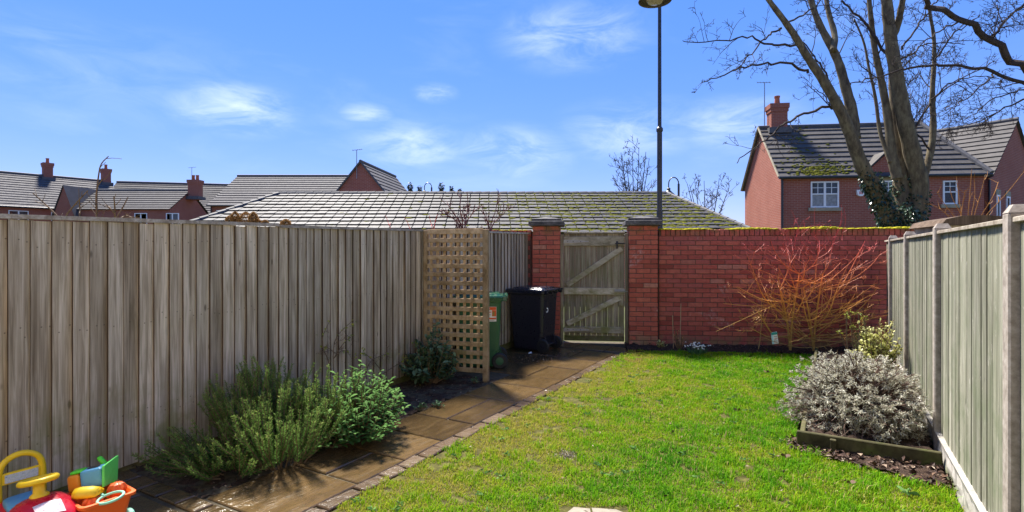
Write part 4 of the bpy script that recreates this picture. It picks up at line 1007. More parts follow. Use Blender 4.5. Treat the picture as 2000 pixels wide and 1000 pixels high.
# --- gable house behind the garage
g0_ = Vector((-8.43, 30, 0)); g1_ = Vector((-7.86, 36.2, 0)); gd = (g1_ - g0_).normalized(); gs = Vector((gd.y, -gd.x, 0)); gh = 2.15; zg = 6.42; zeg = 3.8
gab = thing('gable_house', 'red brick gable end with sunlit roof rising above the garage roof', 'house', g0_)
m = MB(); q = [g0_ - gs * gh, g0_ + gs * gh, g1_ + gs * gh, g1_ - gs * gh]
m.add([up(p, -.5) for p in q] + [up(p, zeg) for p in q] + [up(g0_, zg - .06), up(g1_, zg - .06)], [(0, 1, 5, 8, 4), (1, 2, 6, 5), (2, 3, 7, 9, 6), (3, 0, 4, 7)]); m.build('wall', M['house_brick'], gab)
m = MB()
for sg in (-1, 1): roof_courses(m, up(g0_ + gs * sg * (gh + .12) - gd * .1, zeg - .14), up(g1_ + gs * sg * (gh + .12), zeg - .14), up(g0_ - gd * .1, zg), up(g1_, zg), 11, .04)
gr_ = m.build('roof', M['roof_far'], gab); m = MB(); strip(m, up(g0_ - gd * .1, zg + .02), up(g1_, zg + .02), .09); m.build('ridge_cap', M['ridge'], gr_)
for sg in (-1, 1): m = MB(); strip(m, up(g0_ - gd * .12, zg), up(g0_ + gs * sg * (gh + .12) - gd * .12, zeg - .14), .05, 6); m.build('verge', M['ridge'], gr_)
aerial(gab, up(g0_ - gs * .22 - gd * .06, zg - .95), 1.6, .5, .2)

# --- long roof left of it
lr = thing('long_roof_house', 'brick house with plain grey tiled roof left of the gable end', 'house', (-15, 36, 0))
X0, X1, Zr_, Ze_ = -19.4, -11.2, 38.0, 34.2; z_r = EYE + (HY - 344.5) * Zr_ / F; z_e = EYE + (HY - 401) * Ze_ / F
m = MB(); m.box(X0 + .15, X1, Ze_ + .2, 2 * Zr_ - Ze_ - .2, -.5, z_e); m.prism([(X0 + .15, Ze_ + .2, z_e), (X0 + .15, 2 * Zr_ - Ze_ - .2, z_e), (X0 + .15, Zr_, z_r - .1)], (.2, 0, 0)); m.build('wall', M['house_brick_far'], lr)
m = MB(); roof_courses(m, (X0, Ze_, z_e), (X1, Ze_, z_e), (X0, Zr_, z_r), (X1, Zr_, z_r), 13, .05); roof_courses(m, (X0, 2 * Zr_ - Ze_, z_e), (X1, 2 * Zr_ - Ze_, z_e), (X0, Zr_, z_r), (X1, Zr_, z_r), 13, .05); q = m.build('roof', M['roof_far'], lr)
m = MB(); strip(m, (X0, Zr_, z_r + .03), (X1, Zr_, z_r + .03), .10); m.build('ridge_cap', M['ridge'], q)
m = MB(); m.tube([(X0, Ze_ - .06, z_e - .02), (X1, Ze_ - .06, z_e - .02)], .06, 6); m.build('gutter', M['black_metal'], lr)
Tq = Matrix.Translation((0, Ze_ + .188, 0)); window(lr, Tq, -18.9, -17.9, z_e - 1.35, z_e - .3, 2, False)
m = MB(); m.tube([(-19.2, Ze_ + .1, z_e), (-19.2, Ze_ + .1, 0)], .04, 6); m.build('downpipe', M['black_metal'], lr)

# --- small cottage with chimney
ct = thing('cottage', 'small brick cottage with tiled roof and stepped chimney on its right end', 'house', (-31, 44, 0))
X0, X1, Zr_, Ze_ = -34.6, -26.9, 45.0, 42.2; z_r = EYE + (HY - 372) * Zr_ / F; z_e = EYE + (HY - 409) * Ze_ / F; Tc = Matrix.Identity(4)
m = MB(); m.box(X0, X1 - .1, Ze_ + .2, 2 * Zr_ - Ze_ - .2, -.5, z_e); m.prism([(X1 - .3, Ze_ + .2, z_e), (X1 - .3, 2 * Zr_ - Ze_ - .2, z_e), (X1 - .3, Zr_, z_r - .08)], (.2, 0, 0)); m.build('wall', M['house_brick_far'], ct)
m = MB(); roof_courses(m, (X0, Ze_, z_e), (X1, Ze_, z_e), (X0, Zr_, z_r), (X1, Zr_, z_r), 9, .05); roof_courses(m, (X0, 2 * Zr_ - Ze_, z_e), (X1, 2 * Zr_ - Ze_, z_e), (X0, Zr_, z_r), (X1, Zr_, z_r), 9, .05); q = m.build('roof', M['roof_far'], ct)
m = MB(); strip(m, (X0, Zr_, z_r + .03), (X1, Zr_, z_r + .03), .10); m.build('ridge_cap', M['ridge'], q)
m = MB(); m.add([(X0 - 1.0, Ze_ - .4, -.5), (X0 + .5, Ze_ - .4, -.5), (X0 + .5, Zr_, -.5), (X0 - 1.0, Zr_, -.5), (X0 - 1.0, Ze_ - .4, 4.3), (X0 + .5, Ze_ - .4, 4.3), (X0 + .5, Zr_, 4.3), (X0 - 1.0, Zr_, 4.3), (X0 - .25, Ze_ - .4, z_r), (X0 - .25, Zr_, z_r)], [(0, 1, 5, 8, 4), (1, 2, 6, 5), (3, 0, 4, 7), (2, 3, 7, 9, 6)]); m.build('gable_wall', M['house_brick_far'], ct)
m = MB(); m.add([(X0 - 1.15, Ze_ - .5, 4.1), (X0 - .25, Ze_ - .5, z_r + .08), (X0 - .25, Zr_, z_r + .08), (X0 - 1.15, Zr_, 4.1), (X0 + .65, Ze_ - .5, 4.1), (X0 + .65, Zr_, 4.1)], [(0, 1, 2, 3), (1, 4, 5, 2)]); m.build('gable_roof', M['roof_far'], ct)
chimney(ct, Tc, -26.5, Zr_, .85, .7, z_r - .8, EYE + (HY - 352) * Zr_ / F, 2, 'house_brick_far')
Tq = Matrix.Translation((0, Ze_ + .188, 0))
for px in (272, 334): x = (px - CX) / F * Ze_; window(ct, Tq, x - .5, x + .5, z_e - 1.3, z_e - .28, 2, False)
aerial(ct, (-27.1, Zr_ + .5, z_r), 2.0, .5, .4)
# --- long terrace at the far left
def terrace(label, a, b, run, zR, zE, nchim, wins):
    a = Vector(a); b = Vector(b); d = (b - a).normalized(); n = Vector((d.y, -d.x, 0)); n = n if n.y < 0 else -n; t = thing('terrace', label, 'house', (a.x, a.y, 0)); L = (b - a).length
    T = Matrix.Translation(a + n * run) @ Matrix.Rotation(math.atan2(d.y, d.x), 4, 'Z')
    m = MB(); m.box(0, L, .2, 2 * run - .2, -.5, zE, T)
    for x in (0.02, L - .22): m.prism([T @ Vector((x, .2, zE)), T @ Vector((x, 2 * run - .2, zE)), T @ Vector((x, run, zR - .1))], T.to_3x3() @ Vector((.2, 0, 0)))
    m.build('wall', M['house_brick_far'], t)
    m = MB()
    for yy in (0, 2 * run): roof_courses(m, T @ Vector((-.1, yy, zE)), T @ Vector((L + .1, yy, zE)), T @ Vector((-.1, run, zR)), T @ Vector((L + .1, run, zR)), 14, .05)
    q = m.build('roof', M['roof_far'], t); m = MB(); strip(m, T @ Vector((-.1, run, zR + .03)), T @ Vector((L + .1, run, zR + .03)), .11); m.build('ridge_cap', M['ridge'], q)
    m = MB(); m.tube([T @ Vector((0, -.06, zE - .03)), T @ Vector((L, -.06, zE - .03))], .07, 6); m.build('gutter', M['black_metal'], t)
    for x in nchim: chimney(t, T, x, run, .62, .62, zR - .4, zR + 1.15, 1, 'house_brick_far')
    for x in wins: window(t, T @ Matrix.Translation((0, .188, 0)), x, x + 1.2, zE - 1.35, zE - .3, 2, False)
    return t
terrace('long brick terrace with grey roof and two chimneys at the far left', (-47.0, 37.6, 0), (-37.8, 50.5, 0), 4.0, 7.9, 4.9, [11.3, 15.55], [8.0, 10.6, 13.2])
terrace('farther terrace roof running on behind the cottage', (-37.3, 50.9, 0), (-24.5, 54.0, 0), 4.0, 7.9, 4.9, [], [])

# ------------------------------------------------------------------ lamp posts
lp = thing('lamp_post', 'tall black lamp post rising behind the right gate pillar', 'lamp post', (3.02, 11.0, 0))
m = MB(); zc_ = EYE + (HY - 256) * 11 / F; m.tube([(3.02, 11, -.3), (3.02, 11, 2.3)], .062, 14); m.tube([(3.02, 11, 2.3), (3.02, 11, zc_)], .052, 14); m.lathe([(.052, zc_ - .02), (.068, zc_), (.068, zc_ + .05), (.04, zc_ + .09)], 14, Matrix.Translation((3.02, 11, 0))); m.tube([(3.02, 11, zc_), (3.02, 11, 7.0)], [.039, .034], 12); m.build('post', M['black_metal'], lp)
m = MB(); top = Vector((3.02, 11, 7.0)); hd = Vector((2.70, 10.15, 6.62)); arc = []
for i in range(13): a = math.pi * i / 12; arc.append(top.lerp(Vector((hd.x, hd.y, 7.0)), (1 - math.cos(a)) / 2) + Vector((0, 0, .45 * math.sin(a))))
m.tube(arc + [hd], .022, 8); m.build('arm', M['black_metal'], lp)
m = MB(); zl = EYE + (HY - 2) * 10.15 / F; m.lathe([(.02, zl + .42), (.06, zl + .40), (.09, zl + .30), (.14, zl + .26), (.26, zl + .16), (.305, zl + .03), (.31, zl), (.29, zl), (.27, zl + .05)], 28, Matrix.Translation((hd.x, hd.y, 0))); hd_o = m.build('lamp_head', plain('lamp_brown', (.09, .075, .06), .5), lp)
m = MB(); m.lathe([(.15, zl + .09), (.17, zl + .03), (.13, zl - .03), (.05, zl - .05)], 20, Matrix.Translation((hd.x, hd.y, 0))); m.build('lamp_glass', plain('lamp_glass', (.40, .34, .24), .2), hd_o)
def small_lamp(label, px, ptop, Z, side, lx):
    b = P(px, ptop, Z); t = thing('street_lamp', label, 'lamp post', (b.x, b.y, 0)); m = MB(); m.tube([(b.x, b.y, -.3), b], .07, 8); m.build('post', M['black_metal'], t)
    m = MB(); h = P(lx, ptop, Z); r_ = abs(h.x - b.x) / 2; m.tube([Vector((b.x, b.y, b.z))] + [Vector(((b.x + h.x) / 2 - side * -r_ * math.cos(a) * 1, b.y, b.z + r_ * 1.3 * math.sin(a))) for a in [math.pi * k / 10 for k in range(11)]] + [Vector((h.x, h.y, h.z - .3))], .035, 6); m.build('arm', M['black_metal'], t)
    m = MB(); z = h.z - .75; m.lathe([(.05, z + .5), (.12, z + .45), (.10, z + .34), (.22, z + .22), (.42, z + .04), (.44, z)], 14, Matrix.Translation((h.x, h.y, 0))); lh = m.build('lamp_head', M['black_metal'], t)
    m = MB(); m.lathe([(.25, z + .01), (.22, z - .10), (.1, z - .14)], 12, Matrix.Translation((h.x, h.y, 0))); m.build('lamp_glass', M['white'], lh); return t
small_lamp('small swan-neck street lamp beyond the right hip of the garage roof', 1325.5, 359, 34, 1, 1306)
small_lamp('far swan-neck street lamp among the conifer tops', 843, 366, 46, 1, 829)

# ------------------------------------------------------------------ trees
def grow(mb, pts, r0, r1, lvl, rs, n, ln, up=.25, out=None, rmin=.006, sides=4, droop=0.0, twist=.5, start=.25, colf=None):
    """side shoots along a polyline"""
    pts = [Vector(p) for p in pts]; seg = [(pts[i + 1] - pts[i]).length for i in range(len(pts) - 1)]; tot = sum(seg)
    for k in range(n):
        t = rs.uniform(start, 1.0); d = t * tot; i = 0
        while i < len(seg) - 1 and d > seg[i]: d -= seg[i]; i += 1
        p = pts[i].lerp(pts[i + 1], min(1, d / max(seg[i], 1e-6))); tan = (pts[i + 1] - pts[i]).normalized(); rr = r0 + (r1 - r0) * t
        rv = Vector((rs.gauss(0, 1), rs.gauss(0, 1), rs.gauss(0, 1))); rv = (rv - tan * rv.dot(tan)).normalized()
        dr = (tan * .55 + rv * .85 + Vector((0, 0, up))).normalized(); L = ln * rs.uniform(.45, 1.25) * (1.15 - .5 * t); q = [p]; cur = p
        ns = 5
        for j in range(ns):
            dr = (dr + Vector((rs.gauss(0, .16), rs.gauss(0, .16), rs.gauss(0, .16) + up * .12 - droop * j * .12)) * twist * 1.6).normalized(); cur = cur + dr * L / ns; q.append(cur)
        ra = max(rmin, min(rr * .55, L * .016)); rad = [max(rmin * .6, ra * (1 - .75 * j / ns)) for j in range(ns + 1)]
        mb.tube(q, rad, sides, False, c=None if colf is None else [colf(v) for v in q])
        if lvl > 1: grow(mb, q, ra, rmin, lvl - 1, rs, max(2, int(n * .5)) if lvl > 2 else rs.randint(3, 6), L * .5, up, None, rmin, sides, droop, twist, .2, colf)
def smooth(pts, it=2):
    pts = [Vector(p) for p in pts]
    for _ in range(it):
        q = [pts[0]]
        for a, b in zip(pts[:-1], pts[1:]): q += [a.lerp(b, .25), a.lerp(b, .75)]
        pts = q + [pts[-1]]
    return pts
TZ = 15.0
def tp(zx, zy, dz=0.0): return P(1300 + zx * .46, zy * .46, TZ + dz)
bt = P(1765, 446, TZ)
tree = thing('bare_tree', 'large bare multi-stemmed tree with ivy round its base', 'tree', (bt.x, bt.y, 0))
w2r = lambda w_: w_ * .46 / F * TZ / 2
stems = [  # (points in the zoomed photo, start width, end width, depth drift)
    ([(985, 1000), (930, 880), (880, 790), (825, 690), (782, 560), (735, 455), (670, 340), (600, 240), (560, 170), (510, 95), (440, 5), (400, -60), (380, -160)], 80, 13, -.8),
    ([(800, 590), (795, 480), (765, 375), (738, 270), (705, 200), (650, 100), (615, 0), (600, -140)], 52, 18, .5),
    ([(712, 215), (722, 150), (692, 60), (680, -20), (670, -140)], 28, 14, .9),
    ([(985, 760), (960, 660), (945, 500), (918, 350), (885, 200), (870, 60), (862, -20), (850, -150)], 44, 14, .4),
    ([(955, 690), (930, 620), (908, 560), (890, 400), (860, 280), (845, 180), (800, 80)], 20, 7, .9),
    ([(1000, 1000), (1005, 860), (1000, 700), (985, 560), (967, 400), (960, 280)], 95, 26, .7),
    ([(1045, 1000), (1085, 800), (1050, 660), (1012, 500), (985, 350), (965, 230), (950, 120), (938, 0), (930, -150)], 85, 36, -.3),
    ([(962, 160), (985, 110), (1000, 40), (1012, -30), (1020, -150)], 32, 16, -.5),
    ([(1080, 790), (1120, 680), (1140, 550), (1130, 400), (1142, 260), (1140, 150), (1120, 50), (1110, -60)], 34, 9, .3),
]
mb_t = MB(); stem_pts = []
for pts, wa, wb, dd in stems:
    n_ = len(pts); q = smooth([tp(x, y, dd * i / (n_ - 1)) for i, (x, y) in enumerate(pts)], 2); N_ = len(q)
    lens = [0]; [lens.append(lens[-1] + (q[i + 1] - q[i]).length) for i in range(N_ - 1)]
    rad = [w2r(wa + (wb - wa) * (l / lens[-1]) ** .75) * (1 + .05 * math.sin(i * 2.1)) for i, l in enumerate(lens)]
    mb_t.tube(q, rad, 12, True); stem_pts.append((q, rad))
mb_t.lathe([(.95, -.3), (.75, .6), (.55, 1.4), (.42, 2.1)], 14, Matrix.Translation((bt.x, bt.y, 0)))
mb_t.build('trunk', M['bark'], tree, smooth=True)
limbs = [([(738, 455), (690, 450), (600, 480), (510, 520), (470, 560), (400, 610), (300, 690)], 14, 3, -.9),
         ([(605, 305), (520, 270), (420, 265), (330, 285), (240, 320), (165, 345)], 12, 3, -1.2), ([(565, 190), (470, 190), (400, 180), (340, 150), (240, 180), (70, 180)], 11, 3, -.6),
         ([(490, 115), (440, 150), (400, 180), (340, 250), (290, 300)], 9, 3, -.3), ([(510, 98), (560, 75), (620, 42), (660, 0)], 9, 5, .5),
         ([(690, 345), (650, 260), (600, 200), (560, 150)], 8, 4, .6), ([(945, 245), (880, 150), (830, 80), (745, 0)], 13, 7, .4), ([(700, 445), (670, 400), (620, 370)], 6, 2, .4),
         ([(1005, 205), (1060, 120), (1110, 55), (1160, 0)], 9, 5, .4), ([(1060, 545), (1120, 430), (1180, 380), (1280, 320), (1400, 260)], 9, 3, .6), ([(1140, 260), (1190, 180), (1250, 120), (1340, 60)], 8, 3, -.6),
         ([(990, 250), (1040, 240), (1080, 190), (1160, 180), (1260, 190)], 8, 3, .2), ([(1135, 420), (1200, 350), (1330, 320), (1420, 330)], 7, 2, -.4), ([(1130, 640), (1050, 560), (1035, 430), (1010, 320)], 8, 4, .3)]
rs = random.Random(31); mb_c = MB()
for pts, wa, wb, dd in limbs:
    n_ = len(pts); q = smooth([tp(x, y, dd * i / (n_ - 1)) for i, (x, y) in enumerate(pts)], 2); q = [p + Vector((rs.gauss(0, .02), rs.gauss(0, .03), rs.gauss(0, .02))) for p in q]
    N_ = len(q); rad = [w2r(wa + (wb - wa) * i / (N_ - 1)) for i in range(N_)]; mb_c.tube(q, rad, 7, False)
    grow(mb_c, q, rad[0], rad[-1], 3, rs, 7, .95, .1, rmin=.0065, droop=.25)
for k, (q, rad) in enumerate(stem_pts): grow(mb_c, q, rad[0] * .4, rad[-1] * .5, 3, rs, 9 if k not in (5,) else 3, 1.25, .3, rmin=.0065, start=.42)
mb_c.build('crown', M['bark_dark'], tree)
# ivy
iv = MB(); Pn = []; D = []
for k, lo, hi in ((0, 0.0, .40), (5, 0.0, .42), (6, 0.0, .14)):
    q, rad = stem_pts[k]; n_ = int(len(q) * hi)
    for j in range(2200 if k == 0 else (1100 if k == 5 else 300)):
        i = rs.randint(0, max(1, n_ - 1)); p = q[i].lerp(q[i + 1], rs.random()); fade = 1 - i / (n_ + 1)
        if p.z > EYE + (HY - 350) * TZ / F + rs.gauss(0, .12): continue
        a = rs.uniform(0, 2 * math.pi); d = Vector((math.cos(a), math.sin(a), rs.gauss(0, .4))); 
        if k == 5 and d.x > .3: continue
        e = rad[i] * (.90 + rs.random() * .28 * (.3 + fade)); Pn.append(p + d * e); D.append(d + Vector((0, 0, -.5)) + Vector((rs.gauss(0, .5), rs.gauss(0, .5), 0)))
for j in range(1100):
    a = rs.uniform(0, 2 * math.pi); z = rs.uniform(1.6, 2.7); r_ = (.80 - .15 * z) * rs.uniform(.75, 1.12); p = Vector((bt.x - .12 + math.cos(a) * r_, bt.y + math.sin(a) * r_, z)); Pn.append(p); D.append(Vector((math.cos(a), math.sin(a), -.4)) + Vector((rs.gauss(0, .4), rs.gauss(0, .4), 0)))
Pn = np.array([tuple(p) for p in Pn]); D = np.array([tuple(p) for p in D])
iv.leaves(Pn, D, rng.uniform(.055, .10, len(Pn)), rng.uniform(.05, .085, len(Pn)), 1, .3, col=np.clip(rng.random(len(Pn)), .02, 1)); tag(iv.build('ivy', M['ivy'], tree), kind='stuff')

# tree off to the right: its limbs come into the picture
t2b = Vector((15.2, 12.6, 0)); t2 = thing('bare_tree', 'dark overhanging limbs of a bare tree reaching in from the right edge', 'tree', t2b)
TZ2 = 12.5
def tp2(zx, zy, dz=0): return P(1300 + zx * .46, zy * .46, TZ2 + dz)
m = MB(); tk = smooth([t2b + Vector((0, 0, -.3)), t2b + Vector((0, .1, 1.5)), t2b + Vector((-.1, .1, 3.2)), t2b + Vector((.1, 0, 5.2)), t2b + Vector((.3, 0, 8.2))], 1); m.tube(tk, [.42 - .30 * i / (len(tk) - 1) for i in range(len(tk))], 12); m.build('trunk', M['bark'], t2, smooth=True)
m = MB(); rs = random.Random(5)
for pts, wa, wb in (([(1522, 305), (1450, 222), (1380, 160), (1250, 90), (1150, 40), (1095, -10), (1000, -60)], 34, 18), ([(1522, 355), (1400, 310), (1250, 280), (1130, 270), (1030, 290), (900, 328), (780, 360)], 20, 4), ([(1522, 420), (1420, 470), (1330, 520), (1240, 535)], 8, 2), ([(1380, 160), (1440, 90), (1522, 20)], 12, 6), ([(1250, 90), (1180, 120), (1100, 180), (1040, 260)], 8, 3), ([(1400, 310), (1330, 380), (1240, 440), (1160, 500)], 7, 2), ([(1522, 385), (1430, 400), (1350, 450), (1290, 500)], 7, 2), ([(1522, 30), (1470, 60), (1380, 120)], 6, 3)):
    q = [tp2(x, y) for x, y in pts]
    if pts[0][0] == 1522 and wa > 15: q = [t2b + Vector((0, 0, 3.4 if wa > 25 else 3.0)), q[0].lerp(t2b + Vector((0, 0, 3.4)), .5) + Vector((0, 0, .25))] + q
    q = smooth(q, 2); q = [p + Vector((rs.gauss(0, .02), rs.gauss(0, .05), rs.gauss(0, .02))) for p in q]; N_ = len(q)
    rad = [(wa + (wb - wa) * i / (N_ - 1)) * .46 / F * TZ2 / 2 for i in range(N_)]; m.tube(q, rad, 8, False); grow(m, q, rad[0], rad[-1], 3, rs, 10, .95, .0, rmin=.0055, droop=.2, start=.2)
m.build('crown', M['bark_dark'], t2)

def small_tree(name, label, base, h, spread, seed, mat='bark_dark', nst=5, rmin=.012, lvl=3, r=.07, group=None, cat='tree', n=7):
    t = thing(name, label, cat, base, 0, group); rs = random.Random(seed); m = MB(); b = Vector(base); tr_ = MB(); tr_.tube([b + Vector((0, 0, -.2)), b + Vector((0, 0, h * .28))], [r * 1.2, r], 8); tr_.build('trunk', M[mat], t)
    for k in range(nst):
        a = 2 * math.pi * k / nst + rs.random(); e = spread * rs.uniform(.35, 1.0); q = smooth([b + Vector((0, 0, h * .2)), b + Vector((math.cos(a) * e * .35, math.sin(a) * e * .35, h * .5)), b + Vector((math.cos(a) * e * .8, math.sin(a) * e * .8, h * .78)), b + Vector((math.cos(a) * e, math.sin(a) * e, h * rs.uniform(.88, 1.0)))], 2)
        N_ = len(q); rad = [max(rmin, r * .7 * (1 - i / N_)) for i in range(N_)]; m.tube(q, rad, 5, False); grow(m, q, rad[0], rad[-1], lvl, rs, n, h * .22, .3, rmin=rmin, start=.3)
    m.build('crown', M[mat], t); return t
b = P(1240, 380, 30); small_tree('young_tree', 'small bare tree standing just left of the lamp post beyond the roof', (b.x, b.y, 0), EYE + (HY - 290) * 30 / F, 1.25, 3, nst=7, rmin=.014)
b = P(1380, 380, 27); small_tree('young_tree', 'small bare tree between the garage roof and the brick house', (b.x, b.y, 0), EYE + (HY - 345) * 27 / F, 1.3, 8, nst=6, rmin=.012)
b = P(1845, 380, 30); small_tree('young_tree', 'bare tree behind the house roof to the right of the big trunk', (b.x, b.y + 3, 0), EYE + (HY - 120) * 33 / F, 2.2, 12, nst=6, rmin=.014, n=8)
def conifer(px, py, Z, wdt, seed, label):
    p = P(px, py, Z); t = thing('conifer', label, 'tree', (p.x, p.y, 0), 0, 'far conifers behind the garage roof'); rs = np.random.default_rng(seed); h = p.z; n = 4200
    m = MB(); m.tube([(p.x, p.y, -.2), (p.x, p.y, h * .97)], [.16, .02], 6); m.build('trunk', M['bark_dark'], t)
    z = h * (1 - rs.random(n) ** .6 * .55); rr = (h - z) * wdt * (.55 + .45 * np.sin(z * 9)) * rs.random(n) ** .5; a = rs.uniform(0, 6.28, n)
    Pn = np.stack([p.x + rr * np.cos(a), p.y + rr * np.sin(a), z], 1); D = np.stack([np.cos(a), np.sin(a), .3 + rs.normal(size=n) * .3], 1); m = MB(); m.leaves(Pn, D, rs.uniform(.10, .26, n), .07, 1, .1, col=np.clip(rs.random(n), .02, 1)); tag(m.build('crown', M['conifer'], t), kind='stuff')
for k, (px, py, wd2, lb) in enumerate(((801, 357, .55, 'leftmost dark conifer top touching the gable house roof'), (820, 363, .8, 'dark conifer top left of the far street lamp'), (862, 357, .6, 'tallest spiky dark conifer top on the skyline'), (882, 364, .8, 'low dark conifer top right of the tallest one'), (898, 368, .9, 'rightmost low dark conifer top above the garage ridge'))): conifer(px, py, 48, wd2, k, lb)

# ------------------------------------------------------------------ garden plants
def arr(l): return np.array([tuple(p) for p in l])
def curve_stem(b, d, L, bend, rs, n=5):
    q = [Vector(b)]; d = Vector(d).normalized(); cur = Vector(b)
    for j in range(n):
        d = (d + bend + Vector((rs.gauss(0, .09), rs.gauss(0, .09), rs.gauss(0, .06)))).normalized(); cur = cur + d * L / n; q.append(cur)
    return q
def on(q, t):
    f = t * (len(q) - 1); i = min(int(f), len(q) - 2); return q[i].lerp(q[i + 1], f - i), (q[i + 1] - q[i]).normalized()

# rosemary: upright wands thick with needles
rs = random.Random(41)
ros = thing('rosemary_bush', 'big green rosemary bush with upright needle stems against the fence', 'shrub', (-1.85, 3.95, 0))
ms = MB(); ml = MB(); PN = []; DN = []; CN = []; LN = []
def wands(cx, cy, n, rad, hmin, hmax, flat=.0, lean=(0, 0)):
    for k in range(n):
        a = rs.uniform(0, 2 * math.pi); r_ = rad * math.sqrt(rs.random()); b = Vector((cx + r_ * .55 * math.cos(a), cy + r_ * .55 * math.sin(a), .02))
        o = Vector((math.cos(a) * r_ + lean[0], math.sin(a) * r_ + lean[1], 0)); h = rs.uniform(hmin, hmax) * (1 - .45 * (r_ / rad) ** 2)
        d = Vector((o.x * .9, o.y * .9, h * (1 - flat))); L = math.sqrt(o.length ** 2 + h * h) * .95; q = curve_stem(b, d, L, Vector((0, 0, .10 + flat * .05)), rs, 6)
        ms.tube(q, [.005, .0045, .004, .0035, .003, .0025, .002], 4, False)
        nn = int(L / .0026)
        for j in range(nn):
            t = rs.uniform(.16, 1.0); p, tn = on(q, t); v = Vector((rs.gauss(0, 1), rs.gauss(0, 1), rs.gauss(0, 1))); v = (v - tn * v.dot(tn)).normalized()
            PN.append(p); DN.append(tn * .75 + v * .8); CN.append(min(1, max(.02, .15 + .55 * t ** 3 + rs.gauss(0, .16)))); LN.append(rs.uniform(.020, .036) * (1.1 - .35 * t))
wands(-1.92, 4.15, 150, .36, .45, .74); wands(-1.62, 3.78, 120, .34, .32, .56); wands(-2.02, 3.80, 60, .30, .16, .34, .3, (-.06, -.08)); wands(-1.45, 4.15, 60, .28, .40, .62)
for cx, cy, ln_ in ((-2.16, 3.74, (-.16, -.03)), (-2.02, 3.62, (-.10, -.12)), (-1.85, 3.56, (.02, -.14))): wands(cx, cy, 26, .22, .10, .22, .5, ln_)
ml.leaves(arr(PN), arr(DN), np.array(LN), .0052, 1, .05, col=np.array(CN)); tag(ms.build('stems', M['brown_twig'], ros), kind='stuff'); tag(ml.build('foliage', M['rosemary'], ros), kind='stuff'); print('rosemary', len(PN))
# sage
sg_ = thing('sage_bush', 'broad-leaved sage bush spilling over the path beside the rosemary', 'shrub', (-1.15, 4.3, 0)); ms = MB(); ml = MB(); PN = []; DN = []; CN = []; LN = []; WN = []
for k in range(150):
    a = rs.uniform(0, 2 * math.pi); r_ = math.sqrt(rs.random()); o = Vector((math.cos(a) * r_ * .37, math.sin(a) * r_ * .50, 0)); h = .14 + .40 * (1 - r_ ** 1.8) * rs.uniform(.75, 1.1)
    b = Vector((-1.22, 4.30, .02)) + o * .35; q = curve_stem(b, Vector((o.x, o.y, h)), math.hypot(o.length * .7, h), Vector((0, 0, .05)), rs, 4); ms.tube(q, [.005, .005, .004, .003, .003], 4, False)
    ph = rs.random() * 6.28
    for j in range(13):
        t = .30 + .70 * j / 12; p, tn = on(q, min(t, .999)); aa = ph + j * 1.57 + (0 if j % 2 else 3.14); v = Vector((math.cos(aa), math.sin(aa), 0)); el = .75 - .45 * t if j < 10 else .2
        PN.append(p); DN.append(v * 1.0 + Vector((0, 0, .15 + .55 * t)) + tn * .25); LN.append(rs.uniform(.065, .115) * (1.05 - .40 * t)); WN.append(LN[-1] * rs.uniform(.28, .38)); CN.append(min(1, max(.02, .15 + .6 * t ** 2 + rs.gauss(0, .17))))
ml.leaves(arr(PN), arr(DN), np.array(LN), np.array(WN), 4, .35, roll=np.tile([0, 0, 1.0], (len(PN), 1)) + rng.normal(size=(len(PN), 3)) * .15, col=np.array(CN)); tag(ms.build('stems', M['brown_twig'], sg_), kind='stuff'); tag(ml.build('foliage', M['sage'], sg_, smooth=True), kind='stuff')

def leafy_shrub(name, label, c, rx, ry, h, nst, nl, L, Wr, mat, twig, seg=4, droop=.25, z0=.0, seed=1, up=.3, cat='shrub', colpow=1.0):
    rs = random.Random(seed); t_ = thing(name, label, cat, (c[0], c[1], z0)); ms = MB(); ml = MB(); PN = []; DN = []; CN = []; LN = []
    for k in range(nst):
        a = rs.uniform(0, 2 * math.pi); r_ = math.sqrt(rs.random()); o = Vector((math.cos(a) * r_ * rx, math.sin(a) * r_ * ry, 0)); hh = h * rs.uniform(.35, 1.0) * math.sqrt(max(.12, 1 - r_ ** 2.2))
        b = Vector((c[0], c[1], z0)) + o * .2; q = curve_stem(b, Vector((o.x * .8, o.y * .8, hh)), math.hypot(o.length * .8, hh), Vector((0, 0, .03)), rs, 4); ms.tube(q, [.007, .006, .005, .004, .003], 4, False)
        for j in range(nl):
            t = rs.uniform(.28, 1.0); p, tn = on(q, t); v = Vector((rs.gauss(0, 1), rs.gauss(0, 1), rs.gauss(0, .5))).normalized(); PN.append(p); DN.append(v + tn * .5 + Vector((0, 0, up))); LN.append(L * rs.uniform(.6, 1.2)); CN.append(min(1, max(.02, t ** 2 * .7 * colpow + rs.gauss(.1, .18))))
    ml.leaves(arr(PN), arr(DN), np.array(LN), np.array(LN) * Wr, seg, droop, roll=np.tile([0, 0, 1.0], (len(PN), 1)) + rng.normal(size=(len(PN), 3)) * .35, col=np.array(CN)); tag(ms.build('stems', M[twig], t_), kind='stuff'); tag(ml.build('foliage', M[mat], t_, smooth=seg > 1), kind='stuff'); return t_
p = G(838, 752); leafy_shrub('evergreen_shrub', 'dark glossy evergreen shrub in front of the trellis', (p.x, p.y + .10), .34, .32, .72, 60, 26, .078, .42, 'dark_leaf', 'brown_twig', seed=4)
